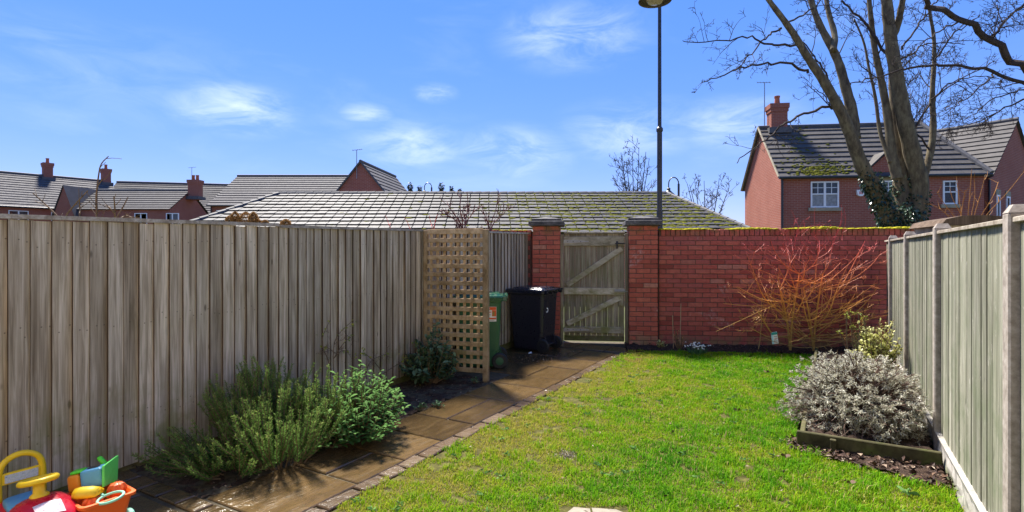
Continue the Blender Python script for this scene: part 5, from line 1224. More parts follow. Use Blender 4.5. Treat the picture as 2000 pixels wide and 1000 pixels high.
# silver bush on the raised bed
rs = random.Random(51); sv = thing('silver_bush', 'rounded silvery grey bush spilling over the raised bed on the right', 'shrub', (2.92, 4.6, .1)); ms = MB(); ml = MB(); PN = []; DN = []; CN = []; LN = []
for k in range(960):
    a = rs.uniform(0, 2 * math.pi); ca = rs.uniform(-.45, 1.0)
    if k > 820: a = rs.gauss(-1.7, .6); ca = rs.uniform(-.5, .05)
    sa = math.sqrt(max(0, 1 - ca * ca)); d = Vector((math.cos(a) * sa, math.sin(a) * sa, ca)); sc2 = Vector((.57, .56, .42)); f = rs.uniform(.70, 1.05) * (1 + .22 * mnoise.noise(d * 2.6))
    end = Vector((2.93, 4.48, .20)) + Vector((d.x * sc2.x, d.y * sc2.y, d.z * sc2.z)) * f; xmax = XR + TANR * end.y - .06
    if end.x > xmax: end.x = xmax - rs.random() * .06
    b = Vector((2.95 + rs.gauss(0, .09), 4.62 + rs.gauss(0, .09), .10)); md = b.lerp(end, .5) + Vector((rs.gauss(0, .03), rs.gauss(0, .03), .06)); q = smooth([b, md, end], 1); ms.tube(q, [.006] + [.004] * (len(q) - 2) + [.002], 4, False)
    tn = (end - md).normalized()
    for w_ in range(3):
        e2 = end - tn * rs.uniform(0, .07) + Vector((rs.gauss(0, .022), rs.gauss(0, .022), rs.gauss(0, .018))); ms.tube([end - tn * .08, e2], .0018, 3, False); dd = (tn + Vector((0, 0, .35))).normalized(); cc = rs.random()
        for j in range(11):
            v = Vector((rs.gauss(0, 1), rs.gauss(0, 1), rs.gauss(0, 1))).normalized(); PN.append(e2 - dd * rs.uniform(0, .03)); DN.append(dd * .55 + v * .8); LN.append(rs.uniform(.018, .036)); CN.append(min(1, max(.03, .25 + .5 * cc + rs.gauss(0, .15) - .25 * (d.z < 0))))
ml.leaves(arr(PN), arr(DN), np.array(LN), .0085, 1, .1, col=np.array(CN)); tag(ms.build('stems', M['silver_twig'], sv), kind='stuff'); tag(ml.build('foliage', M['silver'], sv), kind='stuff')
# trailing dry stems below it
m = MB()
for k in range(22):
    b = Vector((2.55 + rs.random() * .5, 4.35 - rs.random() * .2, .14)); m.tube(smooth([b, b + Vector((rs.gauss(0, .1), -.12, .02)), b + Vector((rs.gauss(0, .18), -.22, -.12)), b + Vector((rs.gauss(0, .25), -.3 - rs.random() * .1, -.125))], 2), .0022, 4, False)
tag(m.build('dry_stems', M['silver_twig'], sv), kind='stuff')
p = P(1712, 672, 5.7); leafy_shrub('euonymus_bush', 'small yellow and cream variegated bush behind the silver bush', (p.x, p.y), .24, .21, .74, 110, 30, .042, .55, 'euonymus', 'brown_twig', 4, .1, .09, 6, .5)
p = P(1697, 640, 7.2); leafy_shrub('conifer_shrub', 'small dark green feathery shrub in the far corner by the fence', (p.x, p.y), .22, .2, .48, 60, 40, .03, .2, 'rosemary', 'brown_twig', 1, .0, .09, 7)
# brown leggy shrub with few leaves
rs = random.Random(61); b0 = P(1672, 700, 6.2); lg = thing('leggy_shrub', 'bare brown leggy shrub with leaf tufts at its tips near the corner', 'shrub', (b0.x, b0.y, .09)); ms = MB(); ml = MB(); PN = []; DN = []
for px, py in ((1653, 618), (1664, 640), (1676, 612), (1688, 620), (1640, 650), (1693, 652), (1660, 610)):
    e = P(px, py, 6.2 + rs.uniform(-.15, .15)); b = Vector((b0.x + rs.gauss(0, .04), b0.y, .08)); q = smooth([b, b.lerp(e, .55) + Vector((rs.gauss(0, .03), 0, .03)), e], 2); ms.tube(q, [.009 - .005 * i / len(q) for i in range(len(q))], 5, False); grow(ms, q, .006, .003, 1, rs, 3, .12, .4, rmin=.0025, start=.5)
    for j in range(14): v = Vector((rs.gauss(0, 1), rs.gauss(0, 1), rs.gauss(.4, .6))).normalized(); PN.append(e + v * .015); DN.append(v)
ml.leaves(arr(PN), arr(DN), .035, .014, 1, .2); ms.build('stems', M['brown_twig'], lg); tag(ml.build('foliage', M['yellow_leaf'], lg), kind='stuff')

# orange-red dogwood
rs = random.Random(71); dw = thing('dogwood_shrub', 'leafless shrub of orange and red stems in front of the brick wall', 'shrub', (4.22, 7.85, 0)); ms = MB()
def dcol(v): return min(1.0, max(.02, (v.z - .15) / 1.45))
def wallY(x): return (WL((x - W0.x) / math.cos(WPHI), 0, 0)).y
main = []
for bx, by, tg in (((4.10), 7.92, [(1460, 500), (1505, 470), (1560, 440), (1600, 470), (1440, 560), (1520, 520), (1480, 610), (1585, 500), (1465, 640)]), (4.42, 7.88, [(1645, 430), (1690, 470), (1720, 495), (1655, 520), (1715, 560), (1600, 480), (1625, 560), (1565, 560), (1700, 610), (1690, 650)])):
    hubs = []
    for lean, hh in ((-.10, .95), (.06, 1.15)):
        q = smooth([(bx, by, -.02), (bx + lean * .3, by, hh * .35), (bx + lean, by - .03, hh * .7), (bx + lean * 1.8, by - .05, hh)], 2); ms.tube(q, [.017 - .008 * i / len(q) for i in range(len(q))], 6, False, c=[dcol(v) for v in q]); hubs.append(q)
    for px, py in tg:
        Zt = 7.70 + rs.uniform(-.4, .2); e = P(px, py, Zt); hq = rs.choice(hubs); hub = hq[rs.randint(int(len(hq) * .3), len(hq) - 1)]
        if hub.z > e.z - .1: hub = hq[int(len(hq) * .28)]
        q = smooth([hub, hub.lerp(e, .35) + Vector(((e.x - hub.x) * .14, rs.gauss(-.06, .06), -.08)), hub.lerp(e, .7) + Vector(((e.x - hub.x) * .10, rs.gauss(-.03, .04), -.03)), e], 2); N_ = len(q); ms.tube(q, [.010 - .007 * i / N_ for i in range(N_)], 5, False, c=[dcol(v) for v in q]); main.append(q)
        grow(ms, q, .008, .0035, 3, rs, 5, .52, .34, rmin=.0021, start=.15, colf=dcol, sides=3, twist=.26)
for k in range(80):   # low tangle of whippy shoots
    bx = rs.choice((4.1, 4.42)); h = rs.uniform(.05, 1.05); b = Vector((bx + rs.gauss(0, .2), 7.84 + rs.gauss(0, .05), h)); a = rs.uniform(0, 6.28); L = rs.uniform(.35, 1.1); d = Vector((math.cos(a), math.sin(a) * .5 - .1, rs.gauss(.1, .3))); q = curve_stem(b, d, L, Vector((0, 0, rs.uniform(-.05, .12))), rs, 7)
    if min(wallY(v.x) - v.y for v in q) < .02: continue
    ms.tube(q, [.006 - .0035 * i / 8 for i in range(8)], 4, False, c=[dcol(v) for v in q]); grow(ms, q, .005, .0025, 1, rs, 4, .22, .3, rmin=.0022, start=.3, colf=dcol, sides=3)
ms.build('stems', M['dogwood'], dw)
# plant tag
p = P(1513, 660, 7.62); tg = thing('plant_label', 'white plant label with teal top hanging in the orange-stemmed shrub', 'label', (p.x, p.y, 0)); T = Matrix.Translation(p) @ Matrix.Rotation(R(-8), 4, 'Y')
m = MB(); m.rbox(-.045, .045, -.002, .002, -.085, .085, .0018, 1, T); cd_ = m.build('card', M['paper'], tg)
for a in ((-.043, .043, .045, .083, 'teal_print'), (-.043, -.020, -.083, .043, 'cyan_print'), (-.012, .030, .015, .021, 'dark_print'), (-.012, .036, -.015, -.009, 'red_print'), (-.012, .024, -.032, -.027, 'dark_print'), (-.012, .034, -.048, -.043, 'dark_print'), (-.012, .03, -.064, -.059, 'red_print')): m = MB(); m.box(a[0], a[1], -.0032, -.0021, a[2], a[3], T); m.build('print', M[a[4]], cd_)
m = MB(); m.tube([T @ Vector((0, 0, .08)), T @ Vector((.02, .05, .20)), T @ Vector((.05, .1, .26))], .002, 4); m.build('tie', M['brown_twig'], tg)

# snowdrops and small border plants
sn = P(1364, 690, 7.65); sd_t = thing('snowdrop_clump', 'clump of white snowdrops at the edge of the wall border', 'flowers', (sn.x, 7.72, 0)); rs = random.Random(81); ml = MB(); mp_ = MB(); PN = []; DN = []; LN = []; PP = []; PD = []
for k in range(110):
    a = rs.uniform(0, 6.28); r_ = math.sqrt(rs.random()) * .11; b = Vector((sn.x + r_ * math.cos(a), 7.72 + r_ * math.sin(a), .01)); PN.append(b); DN.append(Vector((math.cos(a) * r_ * 5, math.sin(a) * r_ * 5, 1))); LN.append(rs.uniform(.07, .13))
    if k < 40:
        e = b + Vector((math.cos(a) * r_ * .7, math.sin(a) * r_ * .7, rs.uniform(.10, .16))); 
        for j in range(4): PP.append(e); PD.append(Vector((rs.gauss(0, .6), rs.gauss(0, .6), -.8)))
ml.leaves(arr(PN), arr(DN), np.array(LN), .008, 4, .1); mp_.leaves(arr(PP), arr(PD), .024, .016, 1, .0); tag(ml.build('foliage', M['snow_leaf'], sd_t), kind='stuff'); tag(mp_.build('petals', M['petal'], sd_t), kind='stuff')
p = G(1291, 681); leafy_shrub('border_plant', 'tiny cream-edged plant at the foot of the right gate pillar', (p.x, p.y), .09, .08, .15, 22, 8, .035, .5, 'euonymus', 'brown_twig', 1, .1, 0, 9, .5)
p = G(1326, 684); leafy_shrub('border_plant', 'thin brown twiggy plant tied to two canes by the wall', (p.x, p.y), .10, .06, .42, 16, 6, .03, .5, 'tan', 'brown_twig', 1, .1, 0, 10, .5)
for k, (px, y0, y1, lb) in enumerate(((1315.5, 684, 616, 'shorter garden cane stuck in the border by the brick wall'), (1328, 680, 593, 'taller garden cane standing against the brick wall'))):
    g_ = G(px, y0); z1 = EYE + (HY - y1) * g_.y / F; t_ = thing('garden_cane', lb, 'cane', g_); m = MB(); m.tube([g_ + Vector((0, 0, -.05)), Vector((g_.x - .015 + .03 * k, g_.y, z1))], .006, 7); m.build('cane', M['cane'], t_)
g_ = G(706, 748); t_ = thing('garden_cane', 'reddish wooden stake leaning by the fence behind the sage', 'cane', g_); m = MB(); m.tube([g_ + Vector((0, 0, -.05)), P(712, 668, g_.y)], .013, 7); m.build('stake', M['cane'], t_)
# sparse climber by the fence
rs = random.Random(91); cb = LF(.12, 6.0); cl = thing('bare_climber', 'thin bare climbing plant with a few yellow-green leaves against the fence', 'climber', cb); ms = MB(); PN = []; DN = []
for pts in ([(652, 740), (650, 690), (655, 660), (668, 645), (690, 625)], [(652, 740), (640, 700), (628, 675), (632, 650), (645, 625)], [(652, 700), (670, 670), (690, 655)], [(655, 690), (640, 678), (628, 678)], [(712, 735), (722, 705), (742, 695), (760, 690)], [(742, 720), (725, 700), (712, 690)], [(742, 735), (770, 715), (800, 700), (830, 690)], [(652, 700), (668, 682), (682, 690)]):
    Zp = None; q = []
    for x, y in pts:
        Zf = 4.75 * F / (1600 - x) - .10; q.append(P(x, y, Zf))
    q = smooth(q, 2); ms.tube(q, [.005 - .003 * i / len(q) for i in range(len(q))], 5, False); grow(ms, q, .004, .002, 2, rs, 4, .14, .2, rmin=.0018, start=.3)
    for j in range(9): p, tn = on(q, rs.uniform(.55, 1)); v = Vector((rs.gauss(0, 1), rs.gauss(-.4, .6), rs.gauss(.1, .6))); PN.append(p); DN.append(v)
for px, py in ((630, 653), (694, 633), (712, 685), (702, 695), (790, 698), (788, 706), (808, 672), (785, 712), (850, 720), (822, 752), (727, 733), (735, 745)):
    Zf = min(4.75 * F / (1600 - px) - .25, 6.0)
    for j in range(7): v = Vector((rs.gauss(0, 1), rs.gauss(-.4, .6), rs.gauss(.1, .6))); PN.append(P(px + rs.gauss(0, 5), py + rs.gauss(0, 5), Zf)); DN.append(v)
ml = MB(); ml.leaves(arr(PN), arr(DN), rng.uniform(.02, .035, len(PN)), .016, 1, .2); ms.build('stems', M['brown_twig'], cl); tag(ml.build('foliage', M['yellow_leaf'], cl), kind='stuff')
# low weeds in the bed
for px, py, sd2, lb in ((830, 800, 1, 'small green seedling tuft at the bed edge nearest the sage'), (862, 795, 2, 'small green seedling tuft at the bed edge nearer the trellis'), (935, 748, 3, 'little weed at the foot of the trellis post')):
    p = G(px, py); leafy_shrub('weed', lb, (p.x - .04, p.y), .07, .06, .07, 18, 5, .028, .5, 'snow_leaf', 'brown_twig', 1, .2, 0, sd2, .5, cat='plant')

# plants in the gardens behind
rs = random.Random(101)
def twig_shrub(label, targets, base, Z, mat, rr=.012, n=6, ln=.35, seed=1, lvl=2, rmin=.004, name='bare_shrub', colf=None):
    rs = random.Random(seed); t_ = thing(name, label, 'shrub', (base[0], base[1], 0)); m = MB(); b = Vector((base[0], base[1], -.1))
    for pts in targets:
        q = [b + Vector((rs.gauss(0, .05), 0, 0)), Vector((b.x, b.y, .9)).lerp(P(pts[0][0], pts[0][1], Z), .5)] + [P(x, y, Z + rs.gauss(0, .06)) for x, y in pts]; q = smooth(q, 2); m.tube(q, [rr * (1 - .7 * i / len(q)) for i in range(len(q))], 5, False, c=None if colf is None else [colf(v) for v in q]); grow(m, q, rr * .6, rmin, lvl, rs, n, ln, .4, rmin=rmin, start=.5, colf=colf, sides=3)
    m.build('stems', M[mat], t_); return t_
b = P(160, 430, 4.7); twig_shrub('leafless pruned shrub poking above the fence at the left', [[(120, 430), (90, 400), (64, 377)], [(120, 430), (150, 395), (172, 372)], [(190, 430), (188, 380), (192, 345), (196, 320), (212, 305)], [(190, 430), (186, 370), (200, 350)], [(225, 430), (224, 400), (222, 384)], [(225, 430), (240, 405), (250, 385)], [(230, 425), (215, 405), (205, 400)], [(230, 430), (245, 420), (258, 425)], [(155, 425), (156, 405), (155, 390)]], (b.x, b.y), 4.7, 'brown_twig', .011, 7, .16, 2, 1, .0042)
b = P(905, 440, 8.4); twig_shrub('bushy red-brown leafless shrub in front of the garage roof, the left one', [[(905, 440), (898, 410), (900, 380)], [(905, 440), (880, 410), (872, 392)], [(908, 440), (915, 400), (912, 375)], [(905, 440), (925, 415), (928, 398)], [(900, 440), (884, 425), (862, 415)]], (b.x, b.y), 8.4, 'red_twig', .016, 11, .30, 3, 2, .0065)
b = P(960, 440, 8.9); twig_shrub('thinner red-brown leafless shrub in front of the garage roof, the right one', [[(955, 442), (968, 415), (972, 388)], [(955, 442), (985, 418), (992, 400)], [(955, 442), (945, 415), (940, 400)], [(958, 442), (975, 425), (985, 410)]], (b.x, b.y), 8.9, 'red_twig', .013, 9, .28, 4, 2, .0065)
b = P(845, 440, 7.8); twig_shrub('thin pinkish red twigs just above the fence beside the trellis', [[(845, 445), (840, 430), (838, 420)], [(848, 445), (850, 430), (855, 418)], [(800, 445), (795, 432), (790, 425)], [(760, 442), (757, 430), (752, 420)]], (b.x, b.y), 7.8, 'dogwood', .008, 6, .14, 5, 1, .005, colf=lambda v: 1.0)
b = P(1890, 440, 9.5); twig_shrub('upright orange willow stems rising behind the right fence', [[(1880, 430), (1872, 380), (1868, 345)], [(1890, 430), (1895, 370), (1898, 330)], [(1900, 430), (1915, 380), (1925, 340)], [(1870, 430), (1845, 400), (1830, 375)], [(1885, 430), (1860, 390), (1855, 365)], [(1910, 430), (1940, 385), (1950, 355)], [(1915, 430), (1965, 380), (2000, 335)], [(1895, 430), (1905, 385), (1903, 350)], [(1875, 430), (1880, 400), (1885, 372)], [(1860, 430), (1838, 408), (1815, 398)]], (b.x, b.y), 9.5, 'orange_twig', .010, 6, .30, 6, 1, .004)
b = P(1600, 440, 9.6); twig_shrub('red twig tips showing above the wall top beside the red shrub', [[(1592, 445), (1590, 425), (1592, 405)], [(1560, 445), (1553, 425), (1545, 410)], [(1640, 445), (1644, 420), (1643, 400)], [(1650, 445), (1652, 425), (1648, 405)]], (b.x, b.y), 9.6, 'dogwood', .006, 3, .15, 7, 1, .003, colf=lambda v: 1.0)
# old rounded shed-roof / log top seen over the right fence
b = P(1880, 425, 4.6); 
sh_ = thing('shed_roof', 'weathered grey felted shed roof edge showing over the right fence', 'shed', (b.x, b.y + .3, 0)); m = MB(); z1 = EYE + (HY - 424) * 5.2 / F
q = [P(1838, 440, 5.2), P(1848, 428, 5.2), P(1880, 421, 5.2), P(1925, 420, 5.2), P(1990, 424, 5.2), P(2010, 436, 5.2)]; m.prism(q, (.35, .9, 0)); m.build('roof', M['fence_edge'], sh_)
m = MB(); a0 = P(1843, 440, 5.24); a1 = P(2005, 440, 5.24); m.prism([(a0.x, a0.y, -.2), (a1.x, a1.y, -.2), (a1.x, a1.y, a1.z + .0), (a0.x, a0.y, a0.z)], (.33, .82, 0)); m.build('wall', M['fence'], sh_)
# tan dried flower heads above the fence
Zd = 5.35; dh = thing('dried_hydrangea', 'dry tan cone-shaped flower heads above the fence near the roof corner', 'shrub', (P(480, 430, Zd).x, Zd, 0)); rs = random.Random(111); ms = MB()
for px, pb, ptp, wd2 in ((480, 436, 414, 26), (459, 434, 414, 18), (450, 436, 421, 18), (495, 434, 415, 17), (500, 438, 427, 18), (518, 440, 430, 13), (558, 440, 429, 18)):
    c0 = P(px, pb, Zd + rs.uniform(-.1, .1)); h = (pb - ptp) / F * Zd; w_ = wd2 / F * Zd / 2; ms.tube([(c0.x, c0.y, -.1), c0], .006, 5); n = 900; PN = []; DN = []
    for j in range(n):
        u = rs.random(); a = rs.uniform(0, 6.28); r_ = w_ * (math.sin(math.pi * min(1, u * .9 + .12)) ** .7) * (1 - .25 * u); d = Vector((math.cos(a), math.sin(a), rs.gauss(.2, .4))); PN.append(Vector((c0.x, c0.y, c0.z + u * h)) + Vector((math.cos(a) * r_, math.sin(a) * r_, 0)) * rs.uniform(.75, 1.0)); DN.append(d)
    ml = MB(); ml.leaves(arr(PN), arr(DN), .016, .013, 1, .2, col=np.clip(rng.random(n), .02, 1)); tag(ml.build('flower_head', M['tan'], dh), kind='stuff')
ms.build('stems', M['brown_twig'], dh)
Zd = 7.0; gp = P(380, 425, Zd); gpl = thing('grassy_plant', 'yellow-green grassy plant top showing above the fence', 'plant', (gp.x, gp.y, 0)); PN = []; DN = []
for j in range(260): a = rs.uniform(0, 6.28); PN.append(Vector((gp.x + rs.gauss(0, .06), gp.y, 1.45))); DN.append(Vector((math.cos(a) * .55, math.sin(a) * .5, 1)))
ml = MB(); ml.tube([(gp.x, gp.y, -.1), (gp.x, gp.y, 1.5)], .05, 6, c=.3); ml.leaves(arr(PN), arr(DN), rng.uniform(.35, .62, 260), .014, 4, .25); tag(ml.build('foliage', M['grassplant'], gpl), kind='stuff')

# ------------------------------------------------------------------ things on the lawn
st = thing('stepping_stone', 'pale split stepping stone sunk in the lawn at the bottom edge', 'stone', (.47, 3.03, 0))
for k, q in enumerate(([(.30, 2.80), (.44, 2.80), (.45, 3.03), (.36, 3.05), (.31, 2.98)], [(.455, 2.80), (.66, 2.80), (.67, 2.95), (.60, 3.02), (.462, 3.04)])): m = MB(); m.prism([(x, y + .075, -.03) for x, y in q], (0, 0, .036)); m.build('stone_piece', M['pale_stone'], st)
def tuft(name, label, px, py, n, L, W, mat, spread, col=None, cat='weed', flat=.4):
    g_ = G(px, py); t_ = thing(name, label, cat, g_); a = rng.uniform(0, 6.28, n); PNn = np.stack([g_.x + rng.normal(size=n) * spread, g_.y + rng.normal(size=n) * spread, np.full(n, .012)], 1); D = np.stack([np.cos(a), np.sin(a), flat + rng.random(n) * .4], 1); ml = MB(); ml.leaves(PNn, D, rng.uniform(L * .6, L, n), W, 4, .3); tag(ml.build('leaves', M[mat], t_), kind='stuff')
tuft('dandelion_weed', 'flat green dandelion rosette in the lawn near the right fence', 1772, 967, 12, .085, .018, 'sage', .004)
tuft('moss_patch', 'bright yellow-green moss patch in the lawn at lower right', 1665, 965, 700, .02, .006, 'yellow_leaf', .055, cat='moss', flat=1.2)
m = MB(); g_ = G(1105, 890); n = 260; m.leaves(np.stack([g_.x + rng.normal(size=n) * .045, g_.y + rng.normal(size=n) * .045, rng.uniform(.002, .016, n)], 1), rng.normal(size=(n, 3)), .012, .009, 1, 0, col=np.full(n, .9)); tag(m.build('pale_grit', M['pale_stone']), 'small patch of pale grit in the lawn near the path', 'grit', kind='stuff')
for k, (px, py, lb) in enumerate(((1662, 950, 'curled orange-brown dead leaf standing in the lawn'), (1497, 730, 'brown dead leaf lying on the far lawn'), (1440, 806, 'small brown leaf lying mid lawn'), (1535, 898, 'tiny dry leaf lying in the lawn near the raised bed'))):
    g_ = G(px, py); t_ = thing('dead_leaf', lb, 'leaf', g_, 0, 'dead leaves on the lawn'); m = MB(); m.leaves(np.array([[g_.x, g_.y, .015]] * 2), np.array([[.6, .2, .5], [-.4, .3, .5]]), .05, .03, 4, .3, col=np.array([.6, .7])); m.build('leaf', M['litter'], t_)
p = G(1035, 691); t_ = thing('paper_scrap', 'small white scrap of paper by the black bin', 'litter', p); m = MB(); m.poly([p + Vector((-.025, -.02, .004)), p + Vector((.03, -.01, .012)), p + Vector((.02, .03, .03)), p + Vector((-.02, .02, .012))]); m.build('paper', M['paper'], t_)

dp = [(p.x, p.y) for p in lawn_poly]
m = MB(); n = 900; X = rng.uniform(-1.8, 4.8, n); Y = rng.uniform(2.9, 7.8, n); ok = inside_np(dp, X, Y); X, Y = X[ok], Y[ok]; n = len(X); D = rng.normal(size=(n, 3)); D[:, 2] = np.abs(D[:, 2]) * .3; L = rng.uniform(.008, .032, n)
m.leaves(np.stack([X, Y, rng.uniform(.012, .026, n)], 1), D, L, L * rng.uniform(.15, .7, n), 1, .05, col=np.clip(rng.random(n) ** .8, .05, 1)); tag(m.build('lawn_debris', M['litter']), 'scattered bits of dead leaf and twig over the lawn', 'litter', kind='stuff')
m = MB(); PN = []; DN = []; rs = random.Random(7)
for k in range(170):
    cx, cy = rs.uniform(-1.6, 4.7), 2.9 + 4.8 * rs.random() ** 1.4
    if not inside(dp, cx, cy): continue
    for j in range(rs.randint(5, 12)): a = rs.uniform(0, 6.28); PN.append(Vector((cx + rs.gauss(0, .012), cy + rs.gauss(0, .012), .014))); DN.append(Vector((math.cos(a), math.sin(a), rs.uniform(.1, .8))))
m.leaves(arr(PN), arr(DN), rng.uniform(.02, .045, len(PN)), .012, 4, .3, col=np.clip(rng.random(len(PN)), .02, 1)); tag(m.build('clover', M['sage']), 'little broad-leaved clover and weed tufts dotted through the lawn', 'weeds', kind='stuff')

# ------------------------------------------------------------------ toys
# ride-on car: local +x forward (towards the path), +y to its left
cA = Vector((-2.50, 2.79, 0)); cang = math.atan2(-.55, .84); car = thing('ride_on_toy', 'red ride-on toy car with yellow back bar, yellow wheel and blue seat', 'toy', cA, cang); T = TT[car.name]
def loft(m, secs, n=20, T=T, e=2.6):
    vs = []
    for (x, hw, z0, z1) in secs:
        for k in range(n):
            a = 2 * math.pi * k / n; c_, s_ = math.cos(a), math.sin(a); vs.append(T @ Vector((x, hw * math.copysign(abs(c_) ** (2 / e), c_), (z0 + z1) / 2 + (z1 - z0) / 2 * math.copysign(abs(s_) ** (2 / e), s_))))
    m.add(vs, [(i * n + k, i * n + (k + 1) % n, (i + 1) * n + (k + 1) % n, (i + 1) * n + k) for i in range(len(secs) - 1) for k in range(n)] + [tuple(range(n))[::-1], tuple(range((len(secs) - 1) * n, len(secs) * n))])
m = MB(); loft(m, [(-.17, .06, .08, .16), (-.165, .10, .06, .19), (-.13, .12, .05, .205), (-.05, .118, .05, .165), (.04, .118, .05, .165), (.09, .126, .05, .225), (.13, .132, .05, .262), (.20, .134, .05, .262), (.28, .126, .05, .225), (.33, .105, .06, .18), (.348, .05, .08, .13)]); body = m.build('body', M['p_red'], car, smooth=True)
m = MB(); loft(m, [(-.105, .06, .17, .205), (-.10, .085, .16, .215), (.0, .088, .15, .205), (.06, .082, .15, .198), (.066, .05, .16, .19)], e=4); m.build('seat', M['p_blue'], car, smooth=True)
xb = -.135; pts = [T @ Vector((xb - .012 * (z - .18) * 4, y, z)) for y, z in [(-.09, .18), (-.092, .28), (-.088, .345), (-.07, .385), (-.035, .408), (0, .415), (.035, .408), (.07, .385), (.088, .345), (.092, .28), (.09, .18)]]
m = MB(); m.tube(smooth(pts, 1), .0155, 10); bk_ = m.build('back_bar', M['p_yellow'], car, smooth=True)
m = MB(); m.rbox(xb - .015, xb + .004, -.085, .085, .268, .330, .008, 2, T); m.build('back_panel', M['p_yellow'], bk_)
m = MB(); m.rbox(xb + .0045, xb + .0065, -.068, .068, .277, .321, .0009, 1, T); m.build('back_sticker', M['sticker_grey'], bk_)
xs_ = .135; m = MB(); Ts = T @ Matrix.Translation((xs_, 0, .258)) @ Matrix.Rotation(R(-12), 4, 'Y'); m.lathe([(.042, -.012), (.040, .006), (.026, .018), (.023, .060), (.03, .068)], 16, Ts); cl_ = m.build('steering_column', M['p_yellow'], car, smooth=True)
m = MB(); ring = [Ts @ Vector((.070 * math.cos(a), .070 * math.sin(a), .076)) for a in [2 * math.pi * k / 28 for k in range(28)]]; m.tube(ring, .0145, 10, closed=True); m.lathe([(.066, .068), (.06, .078), (.045, .074), (.03, .078), (.005, .080)], 24, Ts); m.build('steering_wheel', M['p_yellow'], cl_, smooth=True)
m = MB(); sv_ = []
for i in range(7):
    for j in range(7):
        y = -.055 + .11 * i / 6; u = j / 6; x = .235 + .075 * u
        z = .254 - .040 * u ** 1.2 - .006 * (abs(y) / .055) ** 2; sv_.append(T @ Vector((x, y, z)))
m.add(sv_, [(i * 7 + j, (i + 1) * 7 + j, (i + 1) * 7 + j + 1, i * 7 + j + 1) for i in range(6) for j in range(6)]); m.build('bonnet_sticker', M['sticker_pink'], body, smooth=True)
for x in (-.11, .21):
    for y in (-.125, .125): m = MB(); m.lathe([(.03, -.02), (.055, -.02), (.06, -.012), (.06, .012), (.055, .02), (.03, .02)], 20, T @ Matrix.Translation((x, y, .06)) @ Matrix.Rotation(R(90), 4, 'X')); m.build('wheel', M['p_blue'], car)

# orange cart
cc = Vector((-2.205, 2.872, 0)); ca2 = math.atan2(.146, -.217) + math.pi; cart = thing('toy_cart', 'orange plastic toy cart full of sand toys in front of the fence', 'toy', cc, ca2); T = TT[cart.name]
def rrect(hx_, hy_, z, r=.03, n=4):
    pts = []
    for sx, sy, a0 in ((1, 1, 0), (-1, 1, 90), (-1, -1, 180), (1, -1, 270)):
        for k in range(n + 1): a = R(a0 + 90 * k / n); pts.append(T @ Vector((sx * (hx_ - r) + r * math.cos(a), sy * (hy_ - r) + r * math.sin(a), z)))
    return pts
m = MB(); lv = [(.095, .075, .07), (.11, .09, .075), (.128, .112, .185), (.143, .127, .188), (.143, .127, .202), (.128, .112, .203), (.118, .102, .19), (.098, .082, .085)]; vs = []; [vs.extend(rrect(*l)) for l in lv]; n = 20
m.add(vs, [(i * n + k, i * n + (k + 1) % n, (i + 1) * n + (k + 1) % n, (i + 1) * n + k) for i in range(len(lv) - 1) for k in range(n)] + [tuple(range(n))[::-1], tuple(range((len(lv) - 1) * n, len(lv) * n))]); m.build('tub', M['p_orange'], cart)
for x in (-.09, .09):
    for y in (-.105, .105): m = MB(); m.lathe([(.015, -.016), (.045, -.016), (.05, -.01), (.05, .01), (.045, .016), (.015, .016)], 20, T @ Matrix.Translation((x, y, .05)) @ Matrix.Rotation(R(90), 4, 'X')); m.build('wheel', M['p_mint'], cart)
Tc2 = T
# block bucket: amber end, blue body, green end plate
bc = Vector((-2.275, 2.925, .265)); ba = R(18)
tb = thing('toy_barrow', 'blue toy bucket with orange end and green plate lying on the cart', 'toy', bc, ba); T = TT[tb.name] @ Matrix.Rotation(R(-6), 4, 'X') @ Matrix.Rotation(R(-8), 4, 'Y')
m = MB(); m.rbox(-.045, .055, -.05, .05, -.048, .050, .012, 2, T); m.build('tub', M['p_blue'], tb, smooth=False)
m = MB(); m.rbox(-.105, -.046, -.048, .048, -.05, .040, .016, 3, T); e_ = m.build('end_block', M['p_amber'], tb)
m = MB(); m.rbox(-.092, -.035, -.035, .035, .0405, .055, .006, 2, T); m.build('lid', M['p_lime'], tb)
m = MB(); m.prism([T @ Vector(p) for p in ((.056, -.068, -.05), (.075, .055, -.055), (.090, .065, .075), (.062, -.055, .055))], T.to_3x3() @ Vector((.012, -.002, 0))); m.build('end_plate', M['p_green'], tb)
m = MB(); m.rbox(-.02, .03, -.018, .018, .0505, .054, .0015, 1, T); m.build('slot', M['p_rubber'], tb)
sp = Vector((-2.15, 3.0, .2)); sh = thing('toy_spade', 'bright green toy spade sticking up behind the blue bucket', 'toy', sp); m = MB(); a0 = P(193, 893, 3.02); a1 = P(217, 918, 3.0); a2 = P(222, 950, 2.95); m.tube([a0, a0.lerp(a1, .08), a1], [.010, .0135, .0125], 10); m.tube([a1, a2], [.012, .010], 8); m.build('handle', M['p_lime'], sh, smooth=True)
m = MB(); b2 = P(212, 968, 2.93); m.prism([a2 + Vector((-.03, 0, 0)), a2 + Vector((.03, 0, 0)), b2 + Vector((.035, 0, 0)), b2 + Vector((.0, 0, -.03)), b2 + Vector((-.035, 0, 0))], (.0, .006, .004)); m.build('blade', M['p_lime'], sh)
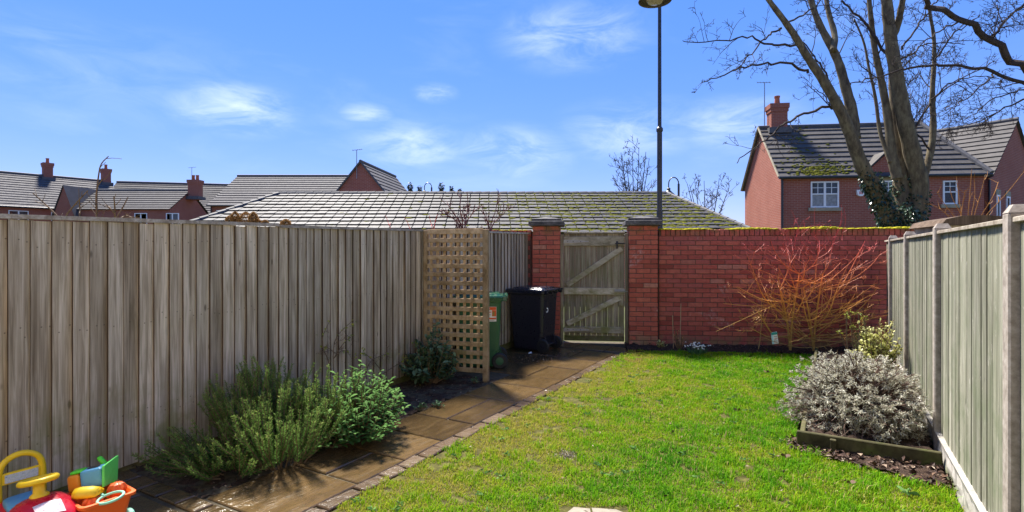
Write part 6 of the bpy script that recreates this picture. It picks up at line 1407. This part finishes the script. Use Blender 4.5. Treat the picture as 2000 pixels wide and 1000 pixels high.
# yellow scoop
yc_ = P(170, 964, 2.80); ys = thing('toy_scoop', 'yellow toy scoop lying across the front of the cart', 'toy', yc_, R(12)); T = TT[ys.name]; m = MB(); secs = [(-.055, .030), (-.03, .036), (.02, .036), (.05, .030)]; n = 12; vs = []
for x, r_ in secs:
    for k in range(n + 1): a = R(-20 + 220 * k / n); vs.append(T @ Vector((x + (.012 if k > 9 else 0), -r_ * math.cos(a), r_ * math.sin(a) * .9)))
m.add(vs, [(i * (n + 1) + k, i * (n + 1) + k + 1, (i + 1) * (n + 1) + k + 1, (i + 1) * (n + 1) + k) for i in range(3) for k in range(n)] + [tuple(range(3 * (n + 1), 4 * (n + 1)))]); o = m.build('scoop', M['p_yellow'], ys, smooth=True); md = o.modifiers.new('solid', 'SOLIDIFY'); md.thickness = .005; md.offset = 0
m = MB(); m.prism([T @ Vector(p) for p in ((-.055, -.035, -.012), (-.085, -.03, -.022), (-.085, .03, -.022), (-.055, .035, -.012))], (0, 0, .006)); m.build('lip', M['p_yellow'], ys)
# mint sieve ring
mc = P(216, 972, 2.80); mr_ = thing('toy_sieve', 'mint green toy sieve ring tucked into the cart corner', 'toy', mc, R(20)); T = TT[mr_.name] @ Matrix.Rotation(R(10), 4, 'X') @ Matrix.Rotation(R(-10), 4, 'Y'); m = MB(); m.tube([T @ Vector((.058 * math.cos(a), .045 * math.sin(a), 0)) for a in [2 * math.pi * k / 24 for k in range(24)]], .007, 8, closed=True); m.tube([T @ Vector((-.04, .03, 0)), T @ Vector((-.065, .065, .006))], .008, 8); m.build('ring', M['p_mint'], mr_, smooth=True)
# orange ribbed moulds
for k, (px, py, Z, lb) in enumerate(((228, 955, 2.92, 'ribbed orange-red sand mould at the back right of the cart'), (180, 982, 2.80, 'ribbed orange-red sand mould at the front of the cart'))):
    c_ = P(px, py, Z); t_ = thing('sand_mould', lb, 'toy', c_, R(25), 'sand moulds in the cart'); T = TT[t_.name]; m = MB(); nn = 28; prof = [(.045, -.03), (.042, .01), (.030, .03), (.012, .036)]; vs = []
    for r_, z in prof:
        for q in range(nn): a = 2 * math.pi * q / nn; f = 1 + .10 * (1 if q % 4 < 2 else -1); vs.append(T @ Vector((r_ * f * math.cos(a), r_ * f * math.sin(a), z)))
    m.add(vs, [(i * nn + q, i * nn + (q + 1) % nn, (i + 1) * nn + (q + 1) % nn, (i + 1) * nn + q) for i in range(3) for q in range(nn)] + [tuple(range(3 * nn, 4 * nn))]); m.build('mould', M['p_orange'], t_)
